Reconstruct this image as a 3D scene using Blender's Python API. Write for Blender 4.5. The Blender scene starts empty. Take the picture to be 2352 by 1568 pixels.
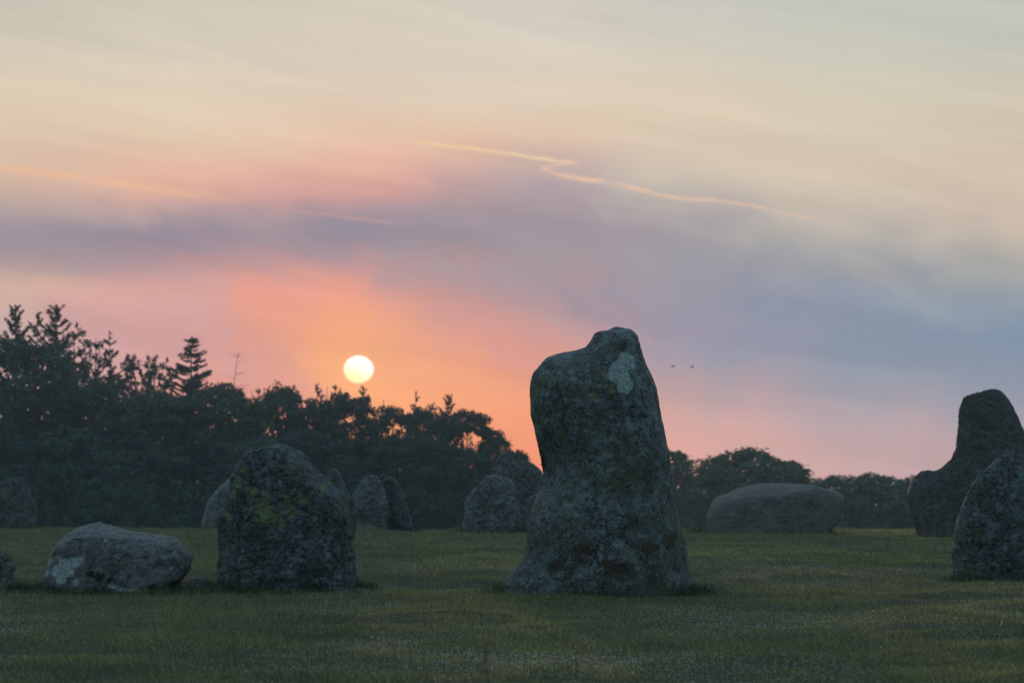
import bpy, math, random
import numpy as np
from mathutils import Vector
from mathutils.geometry import delaunay_2d_cdt

# ------------------------------------------------------------------ camera
SC = bpy.context.scene
COL = SC.collection
F = 7383.0                      # focal length in units of 1/2352 of the picture width
YH = 1228.0                     # row of the true horizon
PITCH = math.atan((YH - 784) / F)
CAMZ = 0.9
cam = bpy.data.cameras.new('camera')
cam.sensor_width = 36
cam.lens = F / 2352 * 36
cam.clip_start = 0.1
cam.clip_end = 3000
cam.dof.use_dof = True
cam.dof.focus_distance = 24.2
cam.dof.aperture_fstop = 6.3
camo = bpy.data.objects.new('camera', cam)
camo.location = (0, 0, CAMZ)
camo.rotation_euler = (math.pi / 2 + PITCH, 0, 0)
COL.objects.link(camo)
SC.camera = camo

SP, CP = math.sin(PITCH), math.cos(PITCH)
def ray(px, py):
    a = (px - 1176) / F; b = (784 - py) / F
    return np.array([a, CP - b * SP, SP + b * CP])
def at(px, py, D):
    d = ray(px, py); d = d * (D / d[1])
    return d + np.array([0, 0, CAMZ])
def azel(px, py):
    d = ray(px, py)
    return math.atan2(d[0], d[1]), math.atan2(d[2], math.hypot(d[0], d[1]))

# ------------------------------------------------------------------ sky + sun
SUN_AZ, SUN_EL = azel(823.5, 848)
AZ_R = azel(2352, YH)[0]
EL_T = azel(1176, 0)[1]
SC.view_settings.view_transform = 'Standard'
SC.view_settings.look = 'None'
EXPO = 2.0
SC.view_settings.exposure = EXPO   # the photograph is exposed for the shaded stones and grass
SC.view_settings.gamma = 1.0
SC.cycles.use_denoising = True
SC.cycles.max_bounces = 8
SC.cycles.volume_bounces = 1
SC.cycles.transparent_max_bounces = 6

def lin(c):
    out = []
    for v in c[:3]:
        v /= 255.0
        out.append(v / 12.92 if v <= 0.04045 else ((v + 0.055) / 1.055) ** 2.4)
    return tuple(out)

class NT:
    """small helper for building node trees"""
    def __init__(s, tree): s.t = tree; s.n = tree.nodes; s.l = tree.links
    def new(s, typ, **kw):
        n = s.n.new(typ)
        for k, v in kw.items(): setattr(n, k, v)
        return n
    def put(s, inp, v):
        if isinstance(v, bpy.types.NodeSocket): s.l.new(v, inp)
        elif v is not None: inp.default_value = v
    def m(s, op, a, b=None, c=None, clamp=False):
        n = s.new('ShaderNodeMath', operation=op, use_clamp=clamp)
        for i, v in enumerate((a, b, c)):
            if v is not None: s.put(n.inputs[i], v)
        return n.outputs[0]
    def rng(s, v, a, b, c=0.0, d=1.0, smooth=True):
        n = s.new('ShaderNodeMapRange', interpolation_type='SMOOTHSTEP' if smooth else 'LINEAR')
        n.clamp = True
        for i, q in enumerate((v, a, b, c, d)): s.put(n.inputs[i], q)
        return n.outputs[0]
    def mix(s, f, a, b, blend='MIX'):
        n = s.new('ShaderNodeMix', data_type='RGBA', blend_type=blend)
        s.put(n.inputs[0], f)
        for i, v in ((6, a), (7, b)):
            if isinstance(v, (tuple, list)): v = (*v[:3], 1)
            s.put(n.inputs[i], v)
        return n.outputs[2]
    def noise(s, vec, scale, detail=2.0, rough=0.5, dist=0.0, out='Fac'):
        n = s.new('ShaderNodeTexNoise')
        if vec is not None: s.l.new(vec, n.inputs['Vector'])
        n.inputs['Scale'].default_value = scale; n.inputs['Detail'].default_value = detail
        n.inputs['Roughness'].default_value = rough; n.inputs['Distortion'].default_value = dist
        return n.outputs[out]
    def xyz(s, x, y, z):
        n = s.new('ShaderNodeCombineXYZ')
        for i, v in enumerate((x, y, z)): s.put(n.inputs[i], v)
        return n.outputs[0]

SKY_X = [0, 400, 600, 823, 1030, 1215, 1560, 1950, 2352]
SKY = {
 0: [(0,(205,196,180)),(130,(216,203,183)),(250,(226,206,180)),(340,(224,196,170)),(420,(214,180,160)),(500,(178,158,157)),(560,(160,146,154)),(620,(185,158,152)),(660,(215,175,155)),(760,(208,170,165)),(1000,(212,155,150))],
 400: [(0,(213,203,186)),(130,(219,206,186)),(250,(229,207,180)),(340,(230,198,170)),(420,(232,178,155)),(490,(194,160,157)),(560,(155,138,153)),(650,(214,156,150)),(720,(218,158,154)),(850,(222,158,150)),(1000,(240,150,122))],
 600: [(0,(216,205,188)),(130,(220,206,187)),(250,(229,205,179)),(335,(232,193,167)),(400,(228,173,155)),(460,(205,157,152)),(510,(176,150,156)),(565,(172,143,151)),(615,(214,150,142)),(660,(234,152,132)),(740,(240,155,128)),(850,(234,154,134)),(1000,(245,150,118))],
 823: [(0,(218,207,190)),(130,(221,206,188)),(250,(229,203,178)),(335,(234,187,161)),(395,(229,171,154)),(450,(205,155,150)),(505,(165,143,155)),(560,(160,140,153)),(610,(218,148,136)),(690,(243,153,122)),(780,(252,160,108)),(900,(255,162,100)),(1100,(255,148,94))],
 1030: [(0,(217,207,191)),(130,(222,208,190)),(250,(229,206,181)),(340,(230,188,162)),(400,(206,165,158)),(455,(182,155,157)),(510,(162,146,156)),(570,(165,146,154)),(625,(192,148,148)),(690,(212,149,140)),(740,(220,150,136)),(800,(243,155,118)),(900,(253,157,102)),(1100,(255,144,90))],
 1215: [(0,(216,206,192)),(130,(222,209,192)),(250,(228,206,182)),(340,(222,190,168)),(420,(188,165,165)),(500,(168,152,160)),(560,(165,150,158)),(650,(180,150,155)),(720,(205,150,145)),(800,(226,150,134)),(900,(250,152,108)),(1000,(255,148,98)),(1100,(255,142,98))],
 1560: [(0,(205,202,190)),(130,(215,207,190)),(250,(224,206,182)),(340,(220,200,177)),(420,(205,190,174)),(500,(180,170,168)),(560,(167,160,166)),(650,(158,153,165)),(750,(160,149,166)),(850,(178,156,165)),(950,(215,165,158)),(1050,(238,170,154)),(1150,(246,174,156))],
 1950: [(0,(200,200,188)),(130,(208,204,187)),(250,(216,204,180)),(340,(218,202,178)),(420,(213,196,174)),(500,(200,186,172)),(560,(180,175,170)),(650,(148,153,168)),(750,(136,147,168)),(850,(146,151,167)),(950,(176,161,169)),(1050,(204,167,166)),(1150,(218,171,167))],
 2352: [(0,(196,198,188)),(130,(202,200,186)),(250,(212,200,178)),(340,(214,198,176)),(420,(213,193,172)),(500,(208,188,170)),(560,(195,182,168)),(650,(165,168,168)),(750,(132,148,168)),(850,(138,147,167)),(950,(157,154,170)),(1050,(182,162,170)),(1150,(195,165,168))],
}
NISHITA = 0.065

world = bpy.data.worlds.new('World')
SC.world = world
world.use_nodes = True
w = NT(world.node_tree)
w.n.clear()
tc = w.new('ShaderNodeTexCoord')
sx = w.new('ShaderNodeSeparateXYZ'); w.l.new(tc.outputs['Generated'], sx.inputs[0])
X, Y, Z = sx.outputs
az = w.m('ARCTAN2', X, Y)
el = w.m('ARCTAN2', Z, w.m('SQRT', w.m('ADD', w.m('MULTIPLY', X, X), w.m('MULTIPLY', Y, Y))))
u0 = w.m('MULTIPLY_ADD', az, 0.5 / AZ_R, 0.5)          # 0..1 over the sunrise quarter seen here
v0 = w.m('DIVIDE', el, EL_T)
# wind-drawn cloud texture in sky directions (streaks fall gently to the right)
us = w.m('MULTIPLY_ADD', u0, 1.5, 0.0)
vs = w.m('MULTIPLY_ADD', u0, 0.33, v0)
cv = w.xyz(us, w.m('MULTIPLY', vs, 4.2), 0.0)
cv2 = w.xyz(w.m('MULTIPLY', us, 1.0), w.m('MULTIPLY', vs, 2.0), 3.7)
n1 = w.noise(cv2, 2.2, 4.0, 0.5)
n2 = w.noise(cv, 1.7, 5.0, 0.52, 0.4)
n3 = w.noise(w.xyz(w.m('MULTIPLY', us, 1.3), w.m('MULTIPLY', vs, 12.0), 9.1), 1.6, 5.0, 0.55, 0.5)
n5 = w.noise(w.xyz(w.m('MULTIPLY', us, 2.6), w.m('MULTIPLY', vs, 2.4), 8.8), 2.4, 4.0, 0.5, 0.5)
u = w.m('ADD', u0, w.m('MULTIPLY', w.m('SUBTRACT', n1, 0.5), 0.05))
u = w.m('ADD', u, w.m('MULTIPLY', w.m('MULTIPLY', w.m('SUBTRACT', n5, 0.5), 0.26), w.rng(v0, 0.75, 0.55)))
n4 = w.noise(w.xyz(w.m('MULTIPLY_ADD', us, 2.2, 0.0), w.m('MULTIPLY', vs, 3.4), 5.3), 2.6, 5.0, 0.55, 0.6)
low = w.rng(v0, 0.75, 0.55)
v = w.m('ADD', v0, w.m('MULTIPLY', w.m('SUBTRACT', n2, 0.5), 0.085))
v = w.m('ADD', v, w.m('MULTIPLY', w.m('MULTIPLY', w.m('SUBTRACT', n4, 0.5), 0.09), low))
prev = None
for i, px in enumerate(SKY_X):
    r = w.new('ShaderNodeValToRGB')
    r.color_ramp.interpolation = 'EASE' if False else 'CARDINAL'
    stops = sorted(((YH - py) / YH, c) for py, c in SKY[px])
    e = r.color_ramp.elements
    e[0].position = stops[0][0]; e[0].color = (*lin(stops[0][1]), 1)
    e[1].position = stops[-1][0]; e[1].color = (*lin(stops[-1][1]), 1)
    for p, c in stops[1:-1]:
        q = e.new(p); q.color = (*lin(c), 1)
    w.l.new(v, r.inputs[0])
    c = r.outputs[0]
    if prev is None: prev = c
    else:
        f = w.rng(u, SKY_X[i - 1] / 2352, px / 2352)
        prev = w.mix(f, prev, c)
clouds = prev
# fine cirrus brightness
amt = w.m('MULTIPLY_ADD', w.m('SUBTRACT', n3, 0.5), 0.24, 1.0)
mul = w.new('ShaderNodeVectorMath', operation='SCALE'); w.l.new(clouds, mul.inputs[0]); w.l.new(amt, mul.inputs['Scale'])
hs = w.new('ShaderNodeHueSaturation'); w.l.new(mul.outputs[0], hs.inputs['Color']); hs.inputs['Saturation'].default_value = 0.95
w.l.new(w.m('MULTIPLY_ADD', w.m('MULTIPLY', w.m('SUBTRACT', n4, 0.5), low), 0.22, 1.0), hs.inputs['Value'])
clouds = hs.outputs['Color']
# vapour trails: each follows a curve elevation(azimuth) on the sky
def trail(pts, width, strength, colour, base, f0=0.22, f1=0.28):
    x0, x1 = pts[0][0], pts[-1][0]
    fc = w.new('ShaderNodeFloatCurve')
    cm = fc.mapping; cur = cm.curves[0]
    P = [((p[0] - x0) / (x1 - x0), (YH - p[1]) / YH) for p in pts]
    cur.points[0].location = P[0]; cur.points[1].location = P[-1]
    for p in P[1:-1]: cur.points.new(*p)
    cm.update()
    t = w.m('DIVIDE', w.m('SUBTRACT', u0, x0 / 2352), (x1 - x0) / 2352)
    w.put(fc.inputs['Value'], t)
    wob = w.m('MULTIPLY', w.m('SUBTRACT', w.noise(w.xyz(w.m('MULTIPLY', u0, 60.0), w.m('MULTIPLY', v0, 40.0), x0 * 0.01), 1.0, 3.0), 0.5), width * 1.6 / YH)
    d = w.m('DIVIDE', w.m('ADD', w.m('SUBTRACT', v0, fc.outputs[0]), wob), width / YH)
    g = w.m('POWER', 2.718, w.m('MULTIPLY', w.m('MULTIPLY', d, d), -1.0))
    fade = w.m('MULTIPLY', w.rng(t, 0.0, f0), w.rng(t, 1.0, 1.0 - f1))
    brk = w.rng(w.noise(w.xyz(w.m('MULTIPLY', u0, 46.0), w.m('MULTIPLY', v0, 60.0), x0 * 0.02), 1.0, 4.0, 0.65), 0.25, 0.65, 0.25, 1.0)
    f = w.m('MULTIPLY', w.m('MULTIPLY', g, fade), w.m('MULTIPLY', brk, strength), clamp=True)
    return w.mix(f, base, lin(colour))
clouds = trail([(890, 322), (1000, 331), (1120, 345), (1230, 361), (1335, 374)], 4.5, 0.85, (250, 214, 165), clouds, 0.2, 0.06)
clouds = trail([(1235, 374), (1270, 394), (1330, 408), (1400, 418), (1550, 452), (1690, 465), (1820, 493), (1930, 513), (2110, 556)], 4.6, 0.75, (244, 200, 165), clouds, 0.02, 0.5)
clouds = trail([(1240, 392), (1275, 378), (1330, 372)], 5, 0.45, (246, 205, 165), clouds, 0.04, 0.1)
clouds = trail([(1290, 404), (1340, 412), (1400, 408)], 4, 0.5, (246, 205, 165), clouds)
clouds = trail([(-260, 380), (0, 397), (180, 415), (350, 437), (580, 466)], 10, 0.85, (243, 190, 152), clouds)
clouds = trail([(640, 483), (730, 491), (830, 503), (960, 520)], 4, 0.30, (236, 175, 150), clouds)
clouds = trail([(-200, 10), (60, 60), (330, 95), (640, 190)], 14, 0.20, (232, 215, 190), clouds)
clouds = trail([(-200, 190), (60, 203), (420, 235), (760, 262)], 14, 0.18, (238, 218, 185), clouds)
# the low sun: soft aureole and the disc itself
du = w.m('MULTIPLY', w.m('SUBTRACT', az, SUN_AZ), math.cos(SUN_EL)); dv = w.m('SUBTRACT', el, SUN_EL)
ang = w.m('SQRT', w.m('ADD', w.m('MULTIPLY', du, du), w.m('MULTIPLY', dv, dv)))
aur = w.m('POWER', 2.718, w.m('DIVIDE', ang, -0.014))
add = w.new('ShaderNodeVectorMath', operation='MULTIPLY_ADD')
w.l.new(w.xyz(aur, aur, aur), add.inputs[0]); add.inputs[1].default_value = (0.10, 0.08, 0.015); w.l.new(clouds, add.inputs[2])
ex = w.m('DIVIDE', du, 35.0 / F); ey = w.m('DIVIDE', dv, 32.5 / F)
rr = w.m('SQRT', w.m('ADD', w.m('MULTIPLY', ex, ex), w.m('MULTIPLY', ey, ey)))
disc = w.rng(rr, 1.08, 0.86)
suncol = w.mix(w.rng(w.m('ADD', ey, w.m('MULTIPLY', ex, 0.4)), -0.9, 0.5), (1.25, 1.08, 0.52), (1.45, 1.38, 1.1))
clouds = w.mix(disc, add.outputs[0], suncol)
# clear sky elsewhere
skyn = w.new('ShaderNodeTexSky')
skyn.sky_type = 'NISHITA'; skyn.sun_disc = False
skyn.sun_elevation = SUN_EL; skyn.sun_rotation = SUN_AZ
skyn.air_density = 1.0; skyn.dust_density = 1.0; skyn.ozone_density = 2.0
sc2 = w.new('ShaderNodeVectorMath', operation='SCALE'); w.l.new(skyn.outputs[0], sc2.inputs[0]); sc2.inputs['Scale'].default_value = NISHITA
dim = w.new('ShaderNodeVectorMath', operation='SCALE'); w.l.new(clouds, dim.inputs[0]); dim.inputs['Scale'].default_value = 2.0 ** -EXPO
clouds = dim.outputs[0]
inside = w.m('MULTIPLY', w.rng(w.m('ABSOLUTE', az), math.radians(52), math.radians(16)), w.rng(el, math.radians(30), math.radians(12)))
# thin bluish cirrus veil added out of view, to give more light from above
veiln = w.noise(tc.outputs['Generated'], 3.0, 4.0, 0.6)
veil = w.m('MULTIPLY', w.rng(el, math.radians(12), math.radians(55)), w.rng(veiln, 0.2, 0.7, 0.55, 0.9))
rest = w.mix(veil, sc2.outputs[0], tuple(q * 2.0 ** -EXPO for q in (0.48, 0.76, 0.92)))
final = w.mix(inside, rest, clouds)
bg = w.new('ShaderNodeBackground'); w.l.new(final, bg.inputs[0]); bg.inputs[1].default_value = 1.0
wo = w.new('ShaderNodeOutputWorld'); w.l.new(bg.outputs[0], wo.inputs[0])

sl = bpy.data.lights.new('sun', 'SUN')
sl.energy = 0.55
sl.color = (1.0, 0.68, 0.42)
sl.angle = math.radians(0.53)
so = bpy.data.objects.new('sun', sl)
sd = Vector((math.sin(SUN_AZ) * math.cos(SUN_EL), math.cos(SUN_AZ) * math.cos(SUN_EL), math.sin(SUN_EL)))
so.rotation_euler = sd.to_track_quat('Z', 'Y').to_euler()
so.location = (-3, 60, 30)
COL.objects.link(so)

# ------------------------------------------------------------------ helpers
RNG = np.random.default_rng(7)
_perm = np.random.default_rng(3).permutation(4096).astype(np.int64)
def _hash(*ii):
    h = np.zeros_like(ii[0])
    for k, i in enumerate(ii): h = _perm[(h + i + 37 * k) & 4095]
    return h / 2047.5 - 1.0
def vnoise(P, scale=1.0, seed=0):
    """smooth value noise, P (n,dim) -> (-1..1)"""
    P = np.asarray(P, float) * scale + seed * 17.31
    i = np.floor(P).astype(np.int64); f = P - i
    f = f * f * f * (f * (f * 6 - 15) + 10)
    dim = P.shape[1]; out = 0
    for c in range(2 ** dim):
        b = [(c >> k) & 1 for k in range(dim)]
        wgt = 1
        for k in range(dim): wgt = wgt * (f[:, k] if b[k] else 1 - f[:, k])
        out = out + wgt * _hash(*[i[:, k] + b[k] for k in range(dim)])
    return out
def fbm(P, scale=1.0, octv=4, gain=0.5, seed=0):
    a = 1.0; s = 0; t = 0
    for o in range(octv):
        s = s + a * vnoise(P, scale * 2.03 ** o, seed + o); t += a; a *= gain
    return s / t
def ridged(P, scale=1.0, octv=4, gain=0.5, seed=0):
    a = 1.0; s = 0; t = 0
    for o in range(octv):
        s = s + a * (1 - 2 * np.abs(vnoise(P, scale * 2.03 ** o, seed + o))); t += a; a *= gain
    return s / t

def mesh(name, V, Fc, smooth=False, mats=(), mi=None):
    V = np.asarray(V, np.float32); Fc = np.asarray(Fc, np.int32)
    me = bpy.data.meshes.new(name)
    me.vertices.add(len(V)); me.vertices.foreach_set('co', V.ravel())
    k = Fc.shape[1]
    me.loops.add(Fc.size); me.loops.foreach_set('vertex_index', Fc.ravel())
    me.polygons.add(len(Fc)); me.polygons.foreach_set('loop_start', np.arange(0, Fc.size, k, dtype=np.int32))
    for m_ in mats: me.materials.append(m_)
    if mi is not None: me.polygons.foreach_set('material_index', np.asarray(mi, np.int32))
    me.polygons.foreach_set('use_smooth', np.full(len(Fc), smooth))
    me.update(calc_edges=True)
    return me
def link(name, me, parent=None):
    o = bpy.data.objects.new(name, me); COL.objects.link(o)
    if parent: o.parent = parent
    return o
def tag(o, label=None, cat=None, group=None, kind=None):
    if label: o['label'] = label
    if cat: o['category'] = cat
    if group: o['group'] = group
    if kind: o['kind'] = kind
    return o
def mat(name):
    m_ = bpy.data.materials.new(name); m_.use_nodes = True
    t = NT(m_.node_tree); t.n.clear()
    out = t.new('ShaderNodeOutputMaterial')
    return m_, t, out

# ------------------------------------------------------------------ ground
def sstep(a, b, x):
    t = np.clip((x - a) / (b - a), 0, 1); return t * t * (3 - 2 * t)
HOLLOWS = []      # (x, y, rx, ry, depth) worn hollows and mounds, filled in below from what the photo shows
def gpt(px, py):  # point on the tilted turf seen at this pixel
    d = ray(px, py)
    t = CAMZ / (0.0185 * d[1] - d[2]); return d[0] * t, d[1] * t
def hollow(px, py, rx, ry, depth):
    x, y = gpt(px, py); HOLLOWS.append((x, y, rx, ry, depth))
hollow(1000, 1338, 0.75, 1.3, -0.10)
hollow(60, 1335, 0.25, 1.0, -0.08)
hollow(460, 1345, 0.22, 0.8, -0.06)
hollow(2290, 1325, 0.7, 1.2, -0.05)
hollow(835, 1216, 0.35, 1.2, 0.13)
hollow(1075, 1214, 0.35, 0.8, 0.10)
hollow(1620, 1216, 0.35, 1.0, 0.10)
hollow(1395, 1368, 1.0, 0.4, -0.03)
hollow(850, 1345, 0.22, 0.5, 0.09)
LEVEL = [(at(px, 1228, D)[0], D, q) for px, D, q in ((658, 24.4, 1.1), (1375, 24.2, 1.2), (265, 24.4, 0.9), (2330, 29, 1.3), (15, 24.4, 0.5))]   # levelled ground the stones were set in
def G(x, y):
    x = np.asarray(x, float); y = np.asarray(y, float)
    yc = 60.0 + 0.6 * np.sin(x * 0.35) + 0.12 * x
    b = np.maximum(y - (yc - 14), 0)
    z = 0.0185 * y - 0.0185 / 28 * np.minimum(b, 40) ** 2 - (0.0185 * 40 / 14) * np.maximum(b - 40, 0) + 0.0185 * 0.62 * np.maximum(b - 40, 0) * sstep(40, 110, b) + 0.0185 * 1.05 * np.maximum(b - 90, 0)
    z = z - np.where(x < 0, 0.0058, 0.0035) * x * sstep(20, 58, y) * (1 - sstep(90, 160, y))
    z = np.where(y < 0, 0.0185 * y, z)
    P = np.stack([x, y], 1) if x.ndim else np.array([[x, y]])
    near = 1 - sstep(60, 90, y)
    n = 0.032 * fbm(P * [1.0, 0.55], 0.30, 2, seed=11) + 0.046 * fbm(P * [1, 0.7], 1.3, 3, seed=21) + 0.009 * fbm(P, 5.0, 2, seed=5)
    n = n + 0.5 * fbm(P, 0.03, 3, seed=31) * sstep(75, 130, y)
    for fx, fy, fr in LEVEL:
        n = n * (1 - 0.85 * np.exp(-((x - fx) ** 2 + (y - fy) ** 2) / fr ** 2))
    z = z + (n if x.ndim else n[0])
    for hx, hy, rx, ry, dp in HOLLOWS:
        z = z + dp * np.exp(-((x - hx) / rx) ** 2 - ((y - hy) / ry) ** 2)
    return z
def G1(x, y): return float(G(np.array([x]), np.array([y]))[0])

def axis(lo, hi, step, far0, far1):
    a = list(np.arange(lo, hi + 1e-6, step))
    s = step
    while a[-1] < far1: s = min(s * 1.25, 12); a.append(a[-1] + s)
    s = step
    while a[0] > far0: s = min(s * 1.25, 12); a.insert(0, a[0] - s)
    return np.array(a)
xs = axis(-13, 13, 0.13, -230, 230); ys = axis(10, 66, 0.17, -25, 330)
GX, GY = np.meshgrid(xs, ys)
V = np.stack([GX.ravel(), GY.ravel(), G(GX.ravel(), GY.ravel())], 1)
nx, ny = len(xs), len(ys)
idx = np.arange(nx * ny).reshape(ny, nx)
Q = np.stack([idx[:-1, :-1], idx[:-1, 1:], idx[1:, 1:], idx[1:, :-1]], -1).reshape(-1, 4)

m_ground, t, out = mat('turf')
co = t.new('ShaderNodeTexCoord').outputs['Object']
c = t.mix(t.rng(t.noise(co, 0.9, 4, 0.6), 0.35, 0.65), (0.022, 0.028, 0.012), (0.040, 0.042, 0.020))
c = t.mix(t.rng(t.noise(co, 40, 3, 0.7), 0.4, 0.7), c, (0.05, 0.045, 0.025))
p = t.new('ShaderNodeBsdfPrincipled'); t.put(p.inputs['Base Color'], c); p.inputs['Roughness'].default_value = 0.9
p.inputs['Specular IOR Level'].default_value = 0.2
bp = t.new('ShaderNodeBump'); bp.inputs['Strength'].default_value = 0.7; bp.inputs['Distance'].default_value = 0.03
t.l.new(t.noise(co, 60, 3, 0.7), bp.inputs['Height']); t.l.new(bp.outputs[0], p.inputs['Normal'])
t.l.new(p.outputs[0], out.inputs[0])
tag(link('ground', mesh('ground', V, Q, True, [m_ground])), 'dark grassy hilltop field sloping gently up to a low crest', 'ground', kind='structure')

# ------------------------------------------------------------------ stones
def stone_mat(name, base, dark, pale=0.5, warm=0.3, pale_col=(0.20, 0.24, 0.26), spots=0.5, grain=1.0):
    m_, t, out = mat(name)
    tcn = t.new('ShaderNodeTexCoord'); co = tcn.outputs['Object']
    oi = t.new('ShaderNodeObjectInfo').outputs['Random']
    ofs = t.new('ShaderNodeVectorMath', operation='ADD'); t.l.new(co, ofs.inputs[0]); t.l.new(t.xyz(t.m('MULTIPLY', oi, 40), 0.0, t.m('MULTIPLY', oi, 23)), ofs.inputs[1])
    co = ofs.outputs[0]
    big = t.noise(co, 2.2, 5, 0.6, 0.6)
    c = t.mix(t.rng(big, 0.36, 0.64), dark, base)
    med = t.noise(co, 11, 5, 0.7, 0.3)
    c = t.mix(t.m('MULTIPLY', t.rng(med, 0.44, 0.62), 0.7 * grain), c, tuple(v * 1.7 for v in base))
    # thin blue-grey crust lichens, broken into patches of a few centimetres
    cov = t.rng(t.noise(co, 2.6, 3, 0.6), 0.36, 0.60)
    crust = t.m('MULTIPLY', t.rng(t.noise(co, 9.5, 9, 0.78, 0.4), 0.475, 0.545), cov)
    c = t.mix(t.m('MULTIPLY', crust, min(1.0, spots * 1.5)), c, tuple(v * 0.85 for v in pale_col))
    # dark pits and black algae
    c = t.mix(t.m('MULTIPLY', t.rng(t.noise(co, 21, 6, 0.78), 0.50, 0.58), 0.75 * grain), c, tuple(v * 0.35 for v in dark))
    c = t.mix(t.m('MULTIPLY', t.rng(t.noise(co, 44, 5, 0.8), 0.54, 0.62), spots * 1.3, clamp=True), c, pale_col)
    # rusty, peaty stains
    st = t.m('MULTIPLY', t.rng(t.noise(co, 3.1, 4, 0.6, 1.0), 0.52, 0.68), warm)
    c = t.mix(st, c, (0.075, 0.055, 0.030))
    # grey-green lichen bloom in small rosettes
    vor = t.new('ShaderNodeTexVoronoi'); vor.inputs['Scale'].default_value = 12.0
    wv = t.new('ShaderNodeVectorMath', operation='MULTIPLY_ADD')
    nz = t.new('ShaderNodeTexNoise'); nz.inputs['Scale'].default_value = 22; nz.inputs['Detail'].default_value = 3; t.l.new(co, nz.inputs['Vector'])
    t.l.new(nz.outputs['Color'], wv.inputs[0]); wv.inputs[1].default_value = (0.10, 0.10, 0.10); t.l.new(co, wv.inputs[2])
    t.l.new(wv.outputs[0], vor.inputs['Vector'])
    dens = t.rng(t.noise(co, 2.8, 3, 0.6), 0.42, 0.62)
    rad = t.m('MULTIPLY_ADD', vor.outputs['Color'] if False else t.noise(co, 6.0, 1), 0.34, 0.06)
    ros = t.m('MULTIPLY', t.rng(t.m('SUBTRACT', vor.outputs['Distance'], rad), 0.06, -0.05), dens)
    c = t.mix(t.m('MULTIPLY', ros, spots), c, pale_col)
    grn = t.m('MULTIPLY', t.rng(t.noise(co, 14, 4, 0.7), 0.50, 0.60), t.rng(t.noise(co, 2.0, 2), 0.46, 0.62))
    c = t.mix(t.m('MULTIPLY', grn, pale), c, (0.10, 0.125, 0.055))
    # lichen, rust and near-black patches at given places of this stone
    rag = t.m('MULTIPLY', t.m('SUBTRACT', t.noise(co, 24, 8, 0.85), 0.5), 3.6)
    for an, colr in (('lichen_dull', (0.165, 0.215, 0.240)), ('lichen_pale', (0.42, 0.52, 0.53)), ('rust', (0.060, 0.046, 0.029)), ('lichen_yellow', (0.185, 0.230, 0.112)), ('dark_patch', (0.014, 0.014, 0.010))):
        a = t.new('ShaderNodeAttribute', attribute_name=an).outputs['Fac']
        f = t.rng(t.m('ADD', a, t.m('MULTIPLY', rag, 0.40 if an == 'lichen_pale' else 1.0)), 0.485, 0.535)
        f = t.m('MULTIPLY', f, t.rng(a, 0.02, 0.15))
        cc = t.mix(t.rng(t.noise(co, 30, 3, 0.7), 0.35, 0.65), tuple(v * 0.62 for v in colr), tuple(v * 1.15 for v in colr))
        c = t.mix(f, c, cc)
    p = t.new('ShaderNodeBsdfPrincipled'); t.put(p.inputs['Base Color'], c)
    t.put(p.inputs['Roughness'], t.rng(med, 0.3, 0.7, 0.62, 0.9)); p.inputs['Specular IOR Level'].default_value = 0.35
    h = t.m('ADD', t.m('MULTIPLY', t.noise(co, 16, 6, 0.72), 1.0), t.m('MULTIPLY', t.noise(co, 70, 4, 0.7), 0.35))
    bp = t.new('ShaderNodeBump'); bp.inputs['Strength'].default_value = 1.0; bp.inputs['Distance'].default_value = 0.07
    t.l.new(h, bp.inputs['Height']); t.l.new(bp.outputs[0], p.inputs['Normal'])
    t.l.new(p.outputs[0], out.inputs[0])
    return m_
M_TALL = stone_mat('lichened_slate', (0.098, 0.120, 0.126), (0.028, 0.034, 0.036), 0.8, 0.6, pale_col=(0.29, 0.36, 0.38), spots=0.58)
M_BLOCK = stone_mat('dark_slate', (0.092, 0.106, 0.116), (0.024, 0.028, 0.031), 0.3, 0.6, pale_col=(0.30, 0.36, 0.38), spots=0.34)
M_PALE = stone_mat('pale_granite', (0.165, 0.172, 0.182), (0.105, 0.108, 0.118), 0.1, 0.15, pale_col=(0.27, 0.31, 0.34), spots=0.25)
M_GREY = stone_mat('grey_slate', (0.145, 0.160, 0.168), (0.062, 0.068, 0.073), 0.3, 0.2, pale_col=(0.28, 0.33, 0.35), spots=0.40)
M_PURP = stone_mat('purplish_rock', (0.160, 0.140, 0.138), (0.118, 0.103, 0.102), 0.08, 0.15, spots=0.10, grain=0.3)
M_DARK = stone_mat('dark_rock', (0.105, 0.108, 0.112), (0.072, 0.072, 0.076), 0.25, 0.2, pale_col=(0.15, 0.17, 0.18), spots=0.26, grain=0.8)
M_MOSS = stone_mat('mossy_slate', (0.095, 0.115, 0.112), (0.052, 0.064, 0.060), 0.8, 0.3, pale_col=(0.20, 0.24, 0.26), spots=0.5)

def resample(P, h):
    P = np.asarray(P, float); n = len(P); out = []
    for i in range(n):
        p0, p1, p2, p3 = P[i - 1], P[i], P[(i + 1) % n], P[(i + 2) % n]
        k = max(1, int(np.linalg.norm(p2 - p1) / h))
        for j in range(k):
            s = j / k
            a = 0.5 * ((2 * p1) + (p2 - p0) * s + (2 * p0 - 5 * p1 + 4 * p2 - p3) * s * s + (3 * p1 - p0 - 3 * p2 + p3) * s ** 3)
            lnr = p1 * (1 - s) + p2 * s
            out.append(0.75 * a + 0.25 * lnr)
    return np.array(out)
def inside_poly(P, poly):
    x, y = P[:, 0], P[:, 1]; r = np.zeros(len(P), bool)
    x0, y0 = poly[-1]
    for x1, y1 in poly:
        c = ((y1 > y) != (y0 > y))
        with np.errstate(divide='ignore', invalid='ignore'):
            r ^= c & (x < (x0 - x1) * (y - y1) / (y0 - y1) + x1)
        x0, y0 = x1, y1
    return r
FOOT = []      # stone footprints, for the grass round them
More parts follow.
